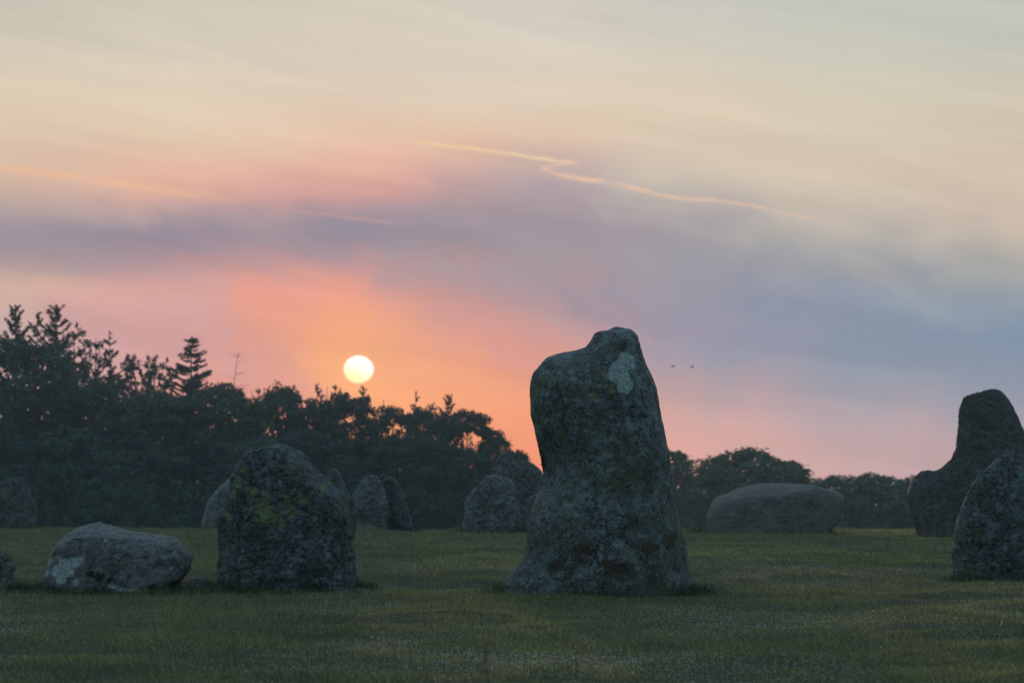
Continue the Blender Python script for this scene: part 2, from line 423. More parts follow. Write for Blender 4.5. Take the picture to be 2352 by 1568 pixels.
def stone(name, outline, D, base_py, tf, tb, R, material, label, cat, group, vox, relief=None, amp=1.0, facets=5, seed=1, patches=(), sink=0.5, pw=2.0, fine=1.0, zst=0.8):
    """outline in picture coordinates, left foot -> top -> right foot; becomes a solid rock of real depth tf+tb at distance D"""
    W = np.array([at(px, py, D)[[0, 2]] for px, py in outline])
    zb = at(0, base_py, D)[2]
    x0 = W[:, 0].min(); x1 = W[:, 0].max(); cx = (W[0, 0] + W[-1, 0]) / 2
    W = W - [cx, zb]
    foot = [(W[-1, 0] - 0.02, -sink), (W[0, 0] + 0.02, -sink)]
    poly = resample(np.vstack([W, foot]), max(vox * 1.5, 0.03))
    h = max(vox * 2.2, 0.035)
    gx, gz = np.meshgrid(np.arange(poly[:, 0].min(), poly[:, 0].max(), h), np.arange(poly[:, 1].min(), poly[:, 1].max(), h))
    I = np.stack([gx.ravel(), gz.ravel()], 1)
    I = I[inside_poly(I, poly)]
    dd = lambda A: np.min(np.linalg.norm(A[:, None] - poly[None], axis=2), axis=1)
    d = dd(I); I = I[d > h * 0.35]
    pts = [Vector(p) for p in np.vstack([poly, I])]
    nb = len(poly)
    res = delaunay_2d_cdt(pts, [(i, (i + 1) % nb) for i in range(nb)], [], 1, 1e-5)
    P2 = np.array([tuple(p) for p in res[0]]); T = [f for f in res[2] if len(f) == 3]
    T = np.array(T)
    d = dd(P2); d[d < 1e-4] = 0
    q = np.clip(d / R, 0, 1); prof = (1 - (1 - q) ** pw) ** (1 / pw)
    low = 1 - 0.25 * np.clip(P2[:, 1] / max(W[:, 1].max(), 0.1), 0, 1) ** 1.5
    f = tf * prof * low; b = tb * prof * low
    if relief is not None:
        sp = np.stack([P2[:, 0], P2[:, 1]], 1)
        cut, lean = relief(sp)
        f = np.maximum(f - cut, -0.30 * b)
    else: lean = np.zeros(len(P2))
    n = len(P2)
    Vf = np.stack([P2[:, 0], -f, P2[:, 1]], 1); Vb = np.stack([P2[:, 0], b, P2[:, 1]], 1)
    ed = np.sort(np.vstack([T[:, [0, 1]], T[:, [1, 2]], T[:, [2, 0]]]), 1)
    ue, cnt = np.unique(ed, axis=0, return_counts=True)
    onb = np.zeros(n, bool); onb[ue[cnt == 1].ravel()] = True
    mapb = np.where(onb, np.arange(n), np.arange(n) + n)
    Vf[onb, 1] = 0
    Vf[:, 1] += lean; Vb[:, 1] += lean * 0.9; Vb[onb, 1] = Vf[onb, 1]
    Vall = np.vstack([Vf, Vb]); Tall = np.vstack([T, mapb[T][:, ::-1]])
    tmp = link('tmp', mesh('tmp', Vall, Tall))
    md = tmp.modifiers.new('r', 'REMESH'); md.mode = 'VOXEL'; md.voxel_size = vox
    dg = bpy.context.evaluated_depsgraph_get()
    me = bpy.data.meshes.new_from_object(tmp.evaluated_get(dg))
    bpy.data.objects.remove(tmp)
    me.name = name
    nv = len(me.vertices); A = np.empty(nv * 3, np.float32); me.vertices.foreach_get('co', A); A = A.reshape(-1, 3).astype(float)
    NN = np.empty(nv * 3, np.float32); me.vertices.foreach_get('normal', NN); NN = NN.reshape(-1, 3)
    r = np.random.default_rng(seed)
    for k in range(facets):                       # hewn, frost-split facets on the face
        nrm = np.array([r.uniform(-0.38, 0.38), -1, r.uniform(-0.15, 0.35)]); nrm /= np.linalg.norm(nrm)
        c = np.array([r.uniform(W[:, 0].min(), W[:, 0].max()) * 0.7, 0, r.uniform(0.1, 0.9) * W[:, 1].max()])
        s = A @ nrm; near = np.linalg.norm(A[:, [0, 2]] - c[[0, 2]], axis=1) < 0.45 * W[:, 1].max()
        if near.sum() < 20: continue
        off = np.quantile(s[near], r.uniform(0.62, 0.88))
        A[:, 1] += np.minimum(np.maximum(s - off, 0) * 0.9, np.maximum(-A[:, 1], 0) * 0.75)
    S = A + seed * 7.7
    dsp = amp * (0.035 * fbm(S, 2.2, 3, seed=seed) + 0.026 * ridged(S * [1, 1, zst], 4.5, 3, seed=seed + 4) + fine * 0.016 * ridged(S * [1, 1, zst], 13.0, 3, 0.6, seed=seed + 9) - 0.012)
    tq = fbm(S * [1, 1, 1.5] + 0.12 * np.stack([vnoise(S, 3.0, seed + 2)] * 3, 1), 2.6, 4, 0.55, seed=seed + 13) * 7
    step = np.floor(tq) + sstep(0.32, 0.68, tq - np.floor(tq)) - tq - 0.5
    crack = np.clip(ridged(S * [1.5, 1, 0.7], 2.6, 3, 0.55, seed=seed + 17) - 0.62, 0, 1)
    dsp = dsp + amp * fine * (0.030 * step - 0.10 * crack)
    front = np.clip(0.35 + 0.65 * np.abs(NN[:, 1]), 0, 1)
    A = A + NN * (dsp * front)[:, None]
    me.vertices.foreach_set('co', A.astype(np.float32).ravel())
    att = {k: np.zeros(nv) for k in ('lichen_pale', 'lichen_dull', 'lichen_yellow', 'dark_patch', 'rust')}
    for kind, px, py, pr, ps in patches:
        if kind == 'lichen_pale' and pr < 15 and material is not M_PALE: kind = 'lichen_dull'
        pc = at(px, py, D)[[0, 2]] - [cx, zb]; rad = pr / F * D
        dx = (A[:, 0] - pc[0]); dz = (A[:, 2] - pc[1]) / ps
        val = np.clip(1.15 - 0.62 * np.sqrt(dx * dx + dz * dz) / rad, 0, 1.1) * (NN[:, 1] < 0.25)
        att[kind] = np.maximum(att[kind], val)
    for k, a in att.items():
        at_ = me.attributes.new(k, 'FLOAT', 'POINT'); at_.data.foreach_set('value', a.astype(np.float32))
    me.materials.clear(); me.materials.append(material)
    me.polygons.foreach_set('use_smooth', np.ones(len(me.polygons), bool))
    me.update()
    o = link(name, me); o.location = (cx, D, zb)
    tag(o, label, cat, group)
    FOOT.append((cx, D, abs(W[-1, 0] - W[0, 0]) / 2, tf, tb))
    return o

Z3 = lambda L: [(1091.0 + x * 0.4395, 717.7 + y * 0.4395) for x, y in L]
Z2 = lambda L: [(459.4 + x * 0.29297, 947.5 + y * 0.29297) for x, y in L]
Z6 = lambda L: [(x * 0.3662, 1148.5 + y * 0.3662) for x, y in L]
Z1 = lambda L: [(x * 0.476, 660 + y * 0.476) for x, y in L]
Z5 = lambda L: [(516.8 + x * 0.3174, 746.5 + y * 0.3174) for x, y in L]
Z4 = lambda L: [(1521.7 + x * 0.353, 861.3 + y * 0.353) for x, y in L]
GRP = 'stones of the ring'

def local(D, base_py, cx):   # picture point -> stone coordinates
    return lambda px, py: at(px, py, D)[[0, 2]] - [cx, at(0, base_py, D)[2]]

# the tallest stone
o1 = Z3([(158,1440),(165,1385),(200,1345),(235,1300),(262,1250),(270,1170),(280,1080),(300,1000),(325,930),(345,870),(350,845),(343,795),(325,700),(312,640),(300,580),(288,540),(288,500),(285,440),(284,410),(287,370),(295,335),(310,305),(340,275),(365,245),(400,222),(470,205),(540,192),(580,180),(605,150),(625,105),(660,90),(700,83),(740,73),(780,80),(815,87),(850,122),(865,180),(885,240),(905,290),(930,335),(950,385),(962,450),(972,510),(985,570),(1000,650),(1018,730),(1030,830),(1045,910),(1062,1010),(1085,1110),(1105,1190),(1120,1280),(1130,1370),(1138,1440)])
p1 = [('lichen_pale', x, y, r, s) for (x, y), r, s in zip(Z3([(785,265),(745,330),(775,390),(690,242),(762,458),(590,590),(515,585),(500,630),(700,100),(550,1352),(830,1303),(905,1300),(945,790),(970,850),(630,690),(575,378),(645,395),(750,1320),(840,465),(960,1230),(930,980),(1030,1375),(370,1380),(250,1390),(780,500),(800,190),(410,1060),(860,1160),(480,260)]), (20,25,19,7,7,8,13,10,9,7,5,5,6,7,7,6,6,9,7,10,9,14,10,8,8,7,8,7,9), (1.1,1,1,1,1,1,1,1.6,.6,.8,1,1,1.4,1.4,1.3,.8,.8,1.5,1,1,1.5,.7,.7,.7,1,.6,1.3,1,.7))]
p1 += [('lichen_yellow', x, y, r, 1.0) for (x, y), r in zip(Z3([(360,350),(610,450),(700,420),(590,630),(450,640),(670,600),(400,370),(660,330),(445,910)]), (7,9,8,7,6,7,8,7,5))]
p1 += [('rust', x, y, r, s) for (x, y), r, s in zip(Z3([(1010,1190),(560,1240),(720,1330),(340,790),(900,1230),(760,185),(420,1320)]), (15,26,34,13,20,11,20), (1.2,.45,.5,1.6,.7,1,.6))]
def rel1(P):
    L = local(24.4, 1362, o1c)
    g0 = L(*Z3([(430, 1420)])[0]); g1 = L(*Z3([(800, 1140)])[0])
    dirv = (g1 - g0) / np.linalg.norm(g1 - g0); nrm = np.array([-dirv[1], dirv[0]])
    dn = (P - g0) @ nrm; al = (P - g0) @ dirv
    groove = 0.028 * np.exp(-(dn / 0.035) ** 2) * ((al > 0) & (al < 0.75))
    c = L(*Z3([(395, 800)])[0])
    dent = 0.20 * np.exp(-((P[:, 0] - c[0]) / 0.20) ** 2 - ((P[:, 1] - c[1]) / 0.22) ** 2)
    ledge = L(*Z3([(0, 200)])[0])[1]; xr = L(*Z3([(640, 0)])[0])[0]
    top = 0.55 * np.maximum(0, P[:, 1] - ledge + 0.18) * (P[:, 0] < xr + 0.1)
    right = 0.5 * np.maximum(0, P[:, 0] - (L(*Z3([(930, 600)])[0])[0] + 0.10 * (0.9 - P[:, 1])))
    return groove + dent, 0.7 * top + right
_a, _b = at(*o1[0], 24.4)[0], at(*o1[-1], 24.4)[0]; o1c = (_a + _b) / 2
stone('standing_stone', o1, 24.4, 1362, 0.50, 0.42, 0.50, M_TALL, 'tallest lichen covered standing stone with a knobbed top and a notched left side', 'standing stone', GRP, 0.0125, rel1, 0.6, 0, 3, p1, 0.55, 2.2, 0.45)

# the broad dark block left of it
o2 = Z2([(130,1290),(125,1180),(140,1080),(130,1000),(120,880),(135,800),(140,740),(165,690),(195,620),(215,560),(235,470),(260,430),(300,380),(318,330),(350,300),(400,285),(440,285),(490,265),(540,252),(590,245),(640,247),(690,255),(730,275),(790,310),(830,350),(870,400),(920,440),(960,480),(1010,520),(1060,560),(1100,590),(1140,605),(1175,640),(1200,700),(1212,770),(1217,850),(1215,950),(1213,1030),(1222,1100),(1230,1180),(1232,1250),(1240,1290)])
p2 = [('lichen_yellow', x, y, r, s) for (x, y), r, s in zip(Z2([(360,445),(305,550),(270,640),(425,620),(410,665),(510,720),(535,790),(590,810),(545,850),(665,870),(702,682),(735,775),(825,682),(228,815),(980,580),(440,770),(640,705)]), (9,9,11,15,8,17,22,15,12,11,8,11,11,7,8,9,7), (1,1.2,1,.8,.8,1,1,1,.8,.9,1,1.2,.8,1.5,1.2,.8,.8))]
p2 += [('lichen_pale', x, y, r, s) for (x, y), r, s in zip(Z2([(512,455),(345,1200),(1010,1305),(680,760),(730,1260),(915,830),(880,1080)]), (5,8,9,10,9,6,6), (1,.5,.6,.6,.6,1.2,1))]
_a, _b = at(*o2[0], 24.5)[0], at(*o2[-1], 24.5)[0]; o2c = (_a + _b) / 2
def rel2(P):
    L = local(24.5, 1362, o2c)
    rp = np.array([L(*q) for q in Z2([(100, 560), (330, 420), (420, 315), (600, 320), (710, 335), (780, 410), (880, 545), (990, 660), (1090, 740), (1180, 880), (1260, 1200)])])
    zr = np.interp(P[:, 0], rp[:, 0], rp[:, 1])
    top = 1.7 * np.maximum(0, P[:, 1] - zr)
    xl = L(*Z2([(350, 0)])[0])[0]; zl = L(*Z2([(0, 790)])[0])[1]
    left = 1.3 * np.maximum(0, xl - P[:, 0]) * sstep(zl - 0.05, zl + 0.03, P[:, 1]) + 0.35 * np.maximum(0, xl - P[:, 0])
    over = 0.10 * sstep(zl + 0.02, zl - 0.10, P[:, 1]) * sstep(xl - 0.05, xl + 0.06, P[:, 0]) * 0.6
    return over, top + left
stone('standing_stone', o2, 24.5, 1362, 0.50, 0.60, 0.34, M_BLOCK, 'broad dark block of stone with yellow green lichen patches and a sloping right shoulder', 'standing stone', GRP, 0.0115, rel2, 1.05, 3, 12, p2, 0.55, 2.6, 1.15, 0.45)

# the low pale boulder at left
o3 = Z6([(290,560),(283,480),(288,430),(300,380),(310,320),(325,265),(360,220),(420,180),(470,155),(530,138),(565,128),(610,142),(680,160),(760,182),(850,192),(950,205),(1030,217),(1080,235),(1115,260),(1150,295),(1180,330),(1195,370),(1195,410),(1180,450),(1145,500),(1100,540),(1060,580)])
p3 = [('lichen_pale', x, y, r, s) for (x, y), r, s in zip(Z6([(330,385),(315,455),(390,440),(430,400),(480,390),(520,370),(410,490),(500,515),(600,530),(660,545),(720,540),(780,560),(840,565),(1080,425),(670,255),(390,352),(450,440)]), (8,8,14,14,16,10,11,7,10,11,10,10,9,4,4,4,14), (1,1,1,1,.8,.8,1,1,.4,.4,.5,.5,.5,1,.6,.7,1))]
p3 += [('dark_patch', x, y, r, s) for (x, y), r, s in zip(Z6([(640,480),(590,460),(700,500),(495,242),(560,560),(1100,520),(960,560)]), (13,10,9,11,10,16,18), (.8,.8,.7,.22,.4,.6,.6))]  # near-black patches on the face and lower edge
p3 += [('lichen_yellow', *Z6([(915, 482)])[0], 6, .5)]
_a, _b = at(*o3[0], 24.6)[0], at(*o3[-1], 24.6)[0]; o3c = (_a + _b) / 2
def rel3(P):
    L = local(24.6, 1362, o3c)
    rp = np.array([L(*q) for q in Z6([(280, 420), (400, 300), (600, 300), (900, 330), (1100, 330), (1200, 420)])])
    return 0.0, 1.9 * np.maximum(0, P[:, 1] - np.interp(P[:, 0], rp[:, 0], rp[:, 1])) + 0.35 * np.maximum(0, P[:, 1] - 0.08)
stone('boulder', o3, 24.6, 1360, 0.52, 0.45, 0.24, M_PALE, 'low pale grey boulder lying flat with whitish patches on its lower left face', 'boulder', GRP, 0.011, rel3, 0.55, 2, 21, p3, 0.35, 2.2, 0.4, 1.6)
# small cobble tucked between boulder and block
stone('rock', Z6([(1195,590),(1188,545),(1200,500),(1222,480),(1255,474),(1285,485),(1305,515),(1312,560),(1308,590)]), 24.5, 1362, 0.12, 0.12, 0.10, M_PURP, 'small dark cobble half sunk in grass between the pale boulder and the broad block', 'rock', GRP, 0.008, None, 0.35, 2, 31, (), 0.15)
stone('boulder', Z6([(-250,590),(-250,470),(-210,380),(-130,330),(-40,308),(5,310),(40,325),(75,360),(95,410),(90,450),(110,500),(125,540),(132,590)]), 24.6, 1360, 0.36, 0.36, 0.22, M_BLOCK, 'dark boulder cut by the left edge of the picture beside the pale boulder', 'boulder', GRP, 0.011, None, 0.9, 4, 41, [('lichen_pale', *Z6([(75, 515)])[0], 5, 1.3), ('lichen_pale', *Z6([(40, 545)])[0], 4, 1)], 0.35)

# far left stone under the wood
stone('standing_stone', Z1([(-160,1150),(-165,1060),(-140,985),(-80,945),(0,930),(60,912),(115,918),(140,960),(165,1020),(182,1060),(184,1110),(172,1150)]), 57, 1207, 0.50, 0.5, 0.42, M_MOSS, 'blunt mossy grey stone at the far left edge in front of the wood', 'standing stone', GRP, 0.028, None, 1.3, 4, 51, [('lichen_yellow', *Z1([(25, 985)])[0], 7, 1), ('lichen_pale', *Z1([(160, 1115)])[0], 10, .6), ('lichen_pale', *Z1([(60, 1110)])[0], 10, .6)], 0.5)
# stones seen past the broad block
stone('standing_stone', Z2([(-5,900),(20,800),(60,690),(110,620),(170,560),(230,505),(320,470),(410,480),(480,540),(540,660),(580,800),(600,900)]), 58, 1206, 0.55, 0.5, 0.32, M_GREY, 'rounded grey stone mostly hidden behind the left side of the broad block', 'standing stone', GRP, 0.028, None, 1.0, 3, 61)
stone('standing_stone', Z2([(880,880),(900,760),(930,620),(960,520),(990,462),(1040,434),(1085,452),(1115,495),(1145,550),(1168,610),(1190,700),(1215,800),(1235,880)]), 58.3, 1206, 0.45, 0.4, 0.24, M_GREY, 'grey stone whose rounded top peeps over the right shoulder of the broad block', 'standing stone', GRP, 0.022, None, 2.0, 7, 71)
stone('standing_stone', Z2([(1165,880),(1170,760),(1185,640),(1220,600),(1260,540),(1300,490),(1335,478),(1390,490),(1415,530),(1440,590),(1460,650),(1475,745),(1472,820),(1465,880)]), 56.5, 1206, 0.5, 0.42, 0.24, M_GREY, 'peaked grey stone with a pale dab, left one of a touching pair in the distance', 'standing stone', GRP, 0.022, None, 2.0, 7, 81, [('lichen_pale', *Z2([(1335, 585)])[0], 7, 1.2)])
stone('standing_stone', Z2([(1400,890),(1402,700),(1412,540),(1450,512),(1510,497),(1545,520),(1580,590),(1620,650),(1640,740),(1655,800),(1672,870),(1690,900)]), 57, 1207, 0.45, 0.42, 0.24, M_BLOCK, 'darker leaning stone, right one of a touching pair in the distance', 'standing stone', GRP, 0.022, None, 2.0, 7, 91)
# group left of the tallest stone
stone('standing_stone', Z5([(1712,1480),(1722,1390),(1735,1290),(1770,1210),(1800,1175),(1850,1130),(1890,1090),(1940,1080),(2000,1090),(2060,1115),(2085,1140),(2105,1190),(2112,1260),(2130,1330),(2140,1430),(2142,1480)]), 53, 1216, 0.6, 0.5, 0.30, M_GREY, 'lower hump backed grey stone in front of a taller one, left of the tallest stone', 'standing stone', GRP, 0.023, None, 1.9, 7, 101, [('lichen_pale', *Z5([(1890, 1260)])[0], 6, 1), ('lichen_pale', *Z5([(1800, 1290)])[0], 7, 1.3)])
stone('standing_stone', Z5([(1925,1470),(1930,1250),(1935,1090),(1950,1010),(1975,950),(2020,915),(2060,905),(2110,920),(2150,955),(2200,985),(2250,1012),(2290,1047),(2315,1110),(2335,1250),(2345,1470)]), 54.6, 1214, 0.55, 0.6, 0.32, M_GREY, 'taller stone with a slanting top standing behind the hump backed one', 'standing stone', GRP, 0.023, None, 1.9, 7, 111, [('lichen_pale', *Z5([(2200, 1020)])[0], 5, 1)])
stone('boulder', Z5([(2165,1480),(2150,1430),(2152,1380),(2165,1310),(2182,1260),(2215,1228),(2260,1210),(2330,1215),(2380,1260),(2400,1360),(2405,1480)]), 52.6, 1217, 0.4, 0.4, 0.32, M_PURP, 'dark boulder whose edge shows between the slanting stone and the tallest stone', 'boulder', GRP, 0.022, None, 2.0, 7, 121)

# right side
o13 = Z4([(280,1030),(285,920),(295,900),(325,830),(355,790),(430,765),(490,735),(580,710),(640,700),(720,697),(800,700),(880,705),(960,708),(1000,712),(1050,735),(1110,740),(1150,755),(1175,775),(1185,810),(1175,870),(1150,930),(1115,985),(1090,1030)])
_a, _b = at(*o13[0], 52)[0], at(*o13[-1], 52)[0]; o13c = (_a + _b) / 2
def rel13(P):
    L = local(52, 1219, o13c)
    rp = np.array([L(*q) for q in Z4([(280, 930), (420, 850), (640, 800), (900, 760), (1060, 740), (1200, 860)])])
    return 0.0, 1.5 * np.maximum(0, P[:, 1] - np.interp(P[:, 0], rp[:, 0], rp[:, 1]))
stone('boulder', o13, 52, 1219, 0.8, 0.8, 0.40, M_PURP, 'long smooth brownish boulder lying on its side before the right hand trees', 'boulder', GRP, 0.022, rel13, 1.0, 4, 131, (), 0.5, 2.4, 0.6, 1.4)
o14 = Z4([(1650,1040),(1635,980),(1615,900),(1595,820),(1597,765),(1625,690),(1670,632),(1720,618),(1780,615),(1820,590),(1850,567),(1880,540),(1895,500),(1910,450),(1920,350),(1925,250),(1935,190),(1955,140),(1990,120),(2050,105),(2110,90),(2170,87),(2200,95),(2235,125),(2270,180),(2310,260),(2352,350),(2400,470),(2440,620),(2465,800),(2470,1040)])
stone('standing_stone', o14, 48.5, 1227, 0.75, 0.6, 0.50, M_DARK, 'tall dark stone at the right edge rising like a chair back above a low shoulder', 'standing stone', GRP, 0.022, None, 1.2, 6, 141, (), 0.6, 2.4, 0.8)
o15 = Z4([(1880,1290),(1875,1240),(1870,1180),(1885,1100),(1900,1020),(1925,920),(1945,840),(1970,780),(2010,710),(2060,640),(2110,610),(2140,580),(2180,535),(2230,515),(2270,525),(2320,545),(2360,578),(2440,640),(2520,770),(2570,960),(2590,1140),(2590,1290)])
p15 = [('lichen_pale', x, y, r, s) for (x, y), r, s in zip(Z4([(2210,670),(2290,760),(2330,640),(2120,1010),(2210,1120),(2300,900),(2060,1170),(2330,1180),(2180,850),(2040,900)]), (12,14,10,13,14,14,10,14,10,8), (1.2,1,1.3,1.4,.8,1,.8,.8,1,1.5))]
stone('standing_stone', o15, 29.0, 1318, 0.48, 0.45, 0.42, M_TALL, 'domed pale speckled stone cut by the right edge in front of the tall dark stone', 'standing stone', GRP, 0.014, None, 1.1, 5, 151, p15, 0.5, 2.1)

# ------------------------------------------------------------------ trees
def leaf_mat(name, c0, c1, trans=0.25):
    m_, t, out = mat(name)
    co = t.new('ShaderNodeTexCoord').outputs['Object']
    ri = t.new('ShaderNodeNewGeometry').outputs['Random Per Island']
    oi = t.new('ShaderNodeObjectInfo').outputs['Random']
    f = t.m('ADD', t.m('MULTIPLY', t.noise(co, 0.55, 3, 0.6), 0.8), t.m('MULTIPLY', ri, 0.3))
    f = t.m('ADD', f, t.m('MULTIPLY', t.m('SUBTRACT', oi, 0.5), 0.25))
    c = t.mix(t.rng(f, 0.3, 0.85), c0, c1)
    p = t.new('ShaderNodeBsdfPrincipled'); t.put(p.inputs['Base Color'], c); p.inputs['Roughness'].default_value = 0.75
    p.inputs['Specular IOR Level'].default_value = 0.25
    tr = t.new('ShaderNodeBsdfTranslucent'); t.put(tr.inputs[0], c)
    mx = t.new('ShaderNodeMixShader'); mx.inputs[0].default_value = trans
    t.l.new(p.outputs[0], mx.inputs[1]); t.l.new(tr.outputs[0], mx.inputs[2]); t.l.new(mx.outputs[0], out.inputs[0])
    return m_
M_LEAF = leaf_mat('dark_foliage', (0.024, 0.042, 0.032), (0.046, 0.075, 0.050), 0.10)
M_LEAF2 = leaf_mat('green_foliage', (0.030, 0.055, 0.034), (0.058, 0.095, 0.050), 0.12)
M_NEED = leaf_mat('needles', (0.020, 0.032, 0.024), (0.034, 0.048, 0.034), 0.05)
m_bark, t, out = mat('bark')
co = t.new('ShaderNodeTexCoord').outputs['Object']
p = t.new('ShaderNodeBsdfPrincipled')
t.put(p.inputs['Base Color'], t.mix(t.noise(co, 6, 4, 0.7), (0.035, 0.028, 0.022), (0.08, 0.068, 0.055))); p.inputs['Roughness'].default_value = 0.9
bp = t.new('ShaderNodeBump'); bp.inputs['Distance'].default_value = 0.04; t.l.new(t.noise(co, 14, 4, 0.7), bp.inputs['Height']); t.l.new(bp.outputs[0], p.inputs['Normal'])
t.l.new(p.outputs[0], out.inputs[0])

class Tubes:
    def __init__(s): s.V = []; s.F = []; s.n = 0
    def add(s, P, R, k=6):
        P = np.asarray(P, float); n = len(P)
        R = np.asarray(R, float)
        T = np.gradient(P, axis=0); T /= np.linalg.norm(T, axis=1)[:, None] + 1e-9
        a = np.cross(T, [0.31, 0.2, 0.93]); bad = np.linalg.norm(a, axis=1) < 0.15
        a[bad] = np.cross(T[bad], [1, 0, 0]); a /= np.linalg.norm(a, axis=1)[:, None]
        b = np.cross(T, a)
        th = np.arange(k) / k * 2 * math.pi
        ring = P[:, None] + R[:, None, None] * (np.cos(th)[None, :, None] * a[:, None] + np.sin(th)[None, :, None] * b[:, None])
        s.V.append(ring.reshape(-1, 3))
        i = np.arange(n * k).reshape(n, k) + s.n
        j = np.roll(i, -1, axis=1)
        s.F.append(np.stack([i[:-1], j[:-1], j[1:], i[1:]], -1).reshape(-1, 4))
        s.n += n * k
    def mesh(s, name, m_): return mesh(name, np.vstack(s.V), np.vstack(s.F), True, [m_])
def leaves(P, N, L, W, r, axisdir=None):
    """one folded diamond leaf spray per point"""
    n = len(P); N = N / (np.linalg.norm(N, axis=1)[:, None] + 1e-9)
    a = axisdir if axisdir is not None else r.normal(size=(n, 3))
    a = a - N * np.sum(a * N, 1)[:, None]; a /= np.linalg.norm(a, axis=1)[:, None] + 1e-9
    b = np.cross(N, a)
    L = np.broadcast_to(L, n)[:, None]; W = np.broadcast_to(W, n)[:, None]
    V = np.stack([P - a * L, P + b * W + N * 0.15 * W, P + a * L, P - b * W - N * 0.1 * W], 1).reshape(-1, 3)
    return V, np.arange(4 * n).reshape(-1, 4)
def sph(r, n):
    v = r.normal(size=(n, 3)); return v / np.linalg.norm(v, axis=1)[:, None]

def make_broadleaf(seed, H, R, zlo, nl, nleaf, size, gaps=0.0, flat=0.7):
    r = np.random.default_rng(seed)
    hz = (H - zlo) * 0.62; cz = H - hz                       # crown is widest below the middle
    i = np.arange(nl) + 0.5
    dz = 1 - 1.75 * i / nl; th = math.pi * (1 + 5 ** 0.5) * i + seed
    D3 = np.stack([np.sqrt(1 - dz ** 2) * np.cos(th), np.sqrt(1 - dz ** 2) * np.sin(th), dz], 1) + r.normal(size=(nl, 3)) * 0.10
    D3 /= np.linalg.norm(D3, axis=1)[:, None]
    env = (1 + 0.16 * vnoise(D3, 1.6, seed))[:, None]
    C = np.array([0, 0, cz]) + D3 * np.array([R, R, hz]) * env * 0.80
    RR = R * r.uniform(0.20, 0.32, nl)
    per = nleaf // nl; P = []; N = []
    for c, q, d in zip(C, RR, D3):
        k = 14
        cd = sph(r, k) + d * 0.55; cd[:, 2] += 0.25; cd /= np.linalg.norm(cd, axis=1)[:, None]
        cc = c + cd * q * np.array([1.1, 1.1, flat]) * r.uniform(0.6, 1.05, (k, 1))
        m = int(per * 0.86) // k
        for e in cc:
            dirs = sph(r, m); rad = q * 0.45 * r.uniform(0.1, 1, (m, 1)) ** 0.5
            pp = e + dirs * rad * np.array([1.2, 1.2, 0.5])
            P.append(pp); nn = dirs * 0.5 + (pp - c) / q * 0.6 + r.normal(size=(m, 3)) * 0.4; nn[:, 2] += 0.5; N.append(nn)
    m = int(nleaf * 0.14); dirs = sph(r, m); pp = np.array([0, 0, cz]) + dirs * np.array([R, R, hz]) * r.uniform(0.2, 0.75, (m, 1)); P.append(pp); N.append(dirs + r.normal(size=(m, 3)) * 0.5)
    P = np.vstack(P); N = np.vstack(N)
    if gaps > 0:
        keep = vnoise(P, 0.9, seed) + 0.4 * vnoise(P, 2.6, seed + 3) > -1.1 + 2 * gaps; P = P[keep]; N = N[keep]
    zt = np.quantile(P[:, 2], 0.994); kz = H / zt; kr = R / np.quantile(np.hypot(P[:, 0], P[:, 1]), 0.97)
    P = P * [kr, kr, kz]; C = C * [kr, kr, kz]
    keep = P[:, 2] > 0.1; P = P[keep]; N = N[keep]
    L = size * r.uniform(0.6, 1.3, len(P))
    V, Fq = leaves(P, N, L, L * 0.62, r)
    crown = mesh('broadleaf_crown', V, Fq, False, [M_LEAF])
    tb = Tubes()
    zz = np.linspace(-0.3, H * 0.72, 8)
    sway = np.stack([0.12 * np.sin(zz * 0.7 + seed), 0.12 * np.cos(zz * 0.6 + seed), zz], 1)
    tb.add(sway, np.interp(zz, [-.3, H * .72], [0.032 * H, 0.006 * H]), 8)
    for c, q in list(zip(C, RR))[::2]:
        z0 = min(max(c[2] * 0.5, 0.12 * H), H * 0.65)
        s0 = np.array([np.interp(z0, zz, sway[:, 0]), np.interp(z0, zz, sway[:, 1]), z0])
        tt = np.linspace(0, 1, 5)[:, None]
        pth = s0 * (1 - tt) + c * tt + np.array([0, 0, 1]) * np.sin(tt * math.pi) * 0.25
        tb.add(pth, np.linspace(0.011 * H, 0.003 * H, 5), 5)
        for e in range(3):
            d = sph(r, 1)[0]; d[2] = abs(d[2]); tb.add([c, c + d * q * 0.45 + [0, 0, 0.05], c + d * q * 0.9], [0.003 * H, 0.002 * H, 0.001 * H], 4)
    return crown, tb.mesh('broadleaf_trunk', m_bark)

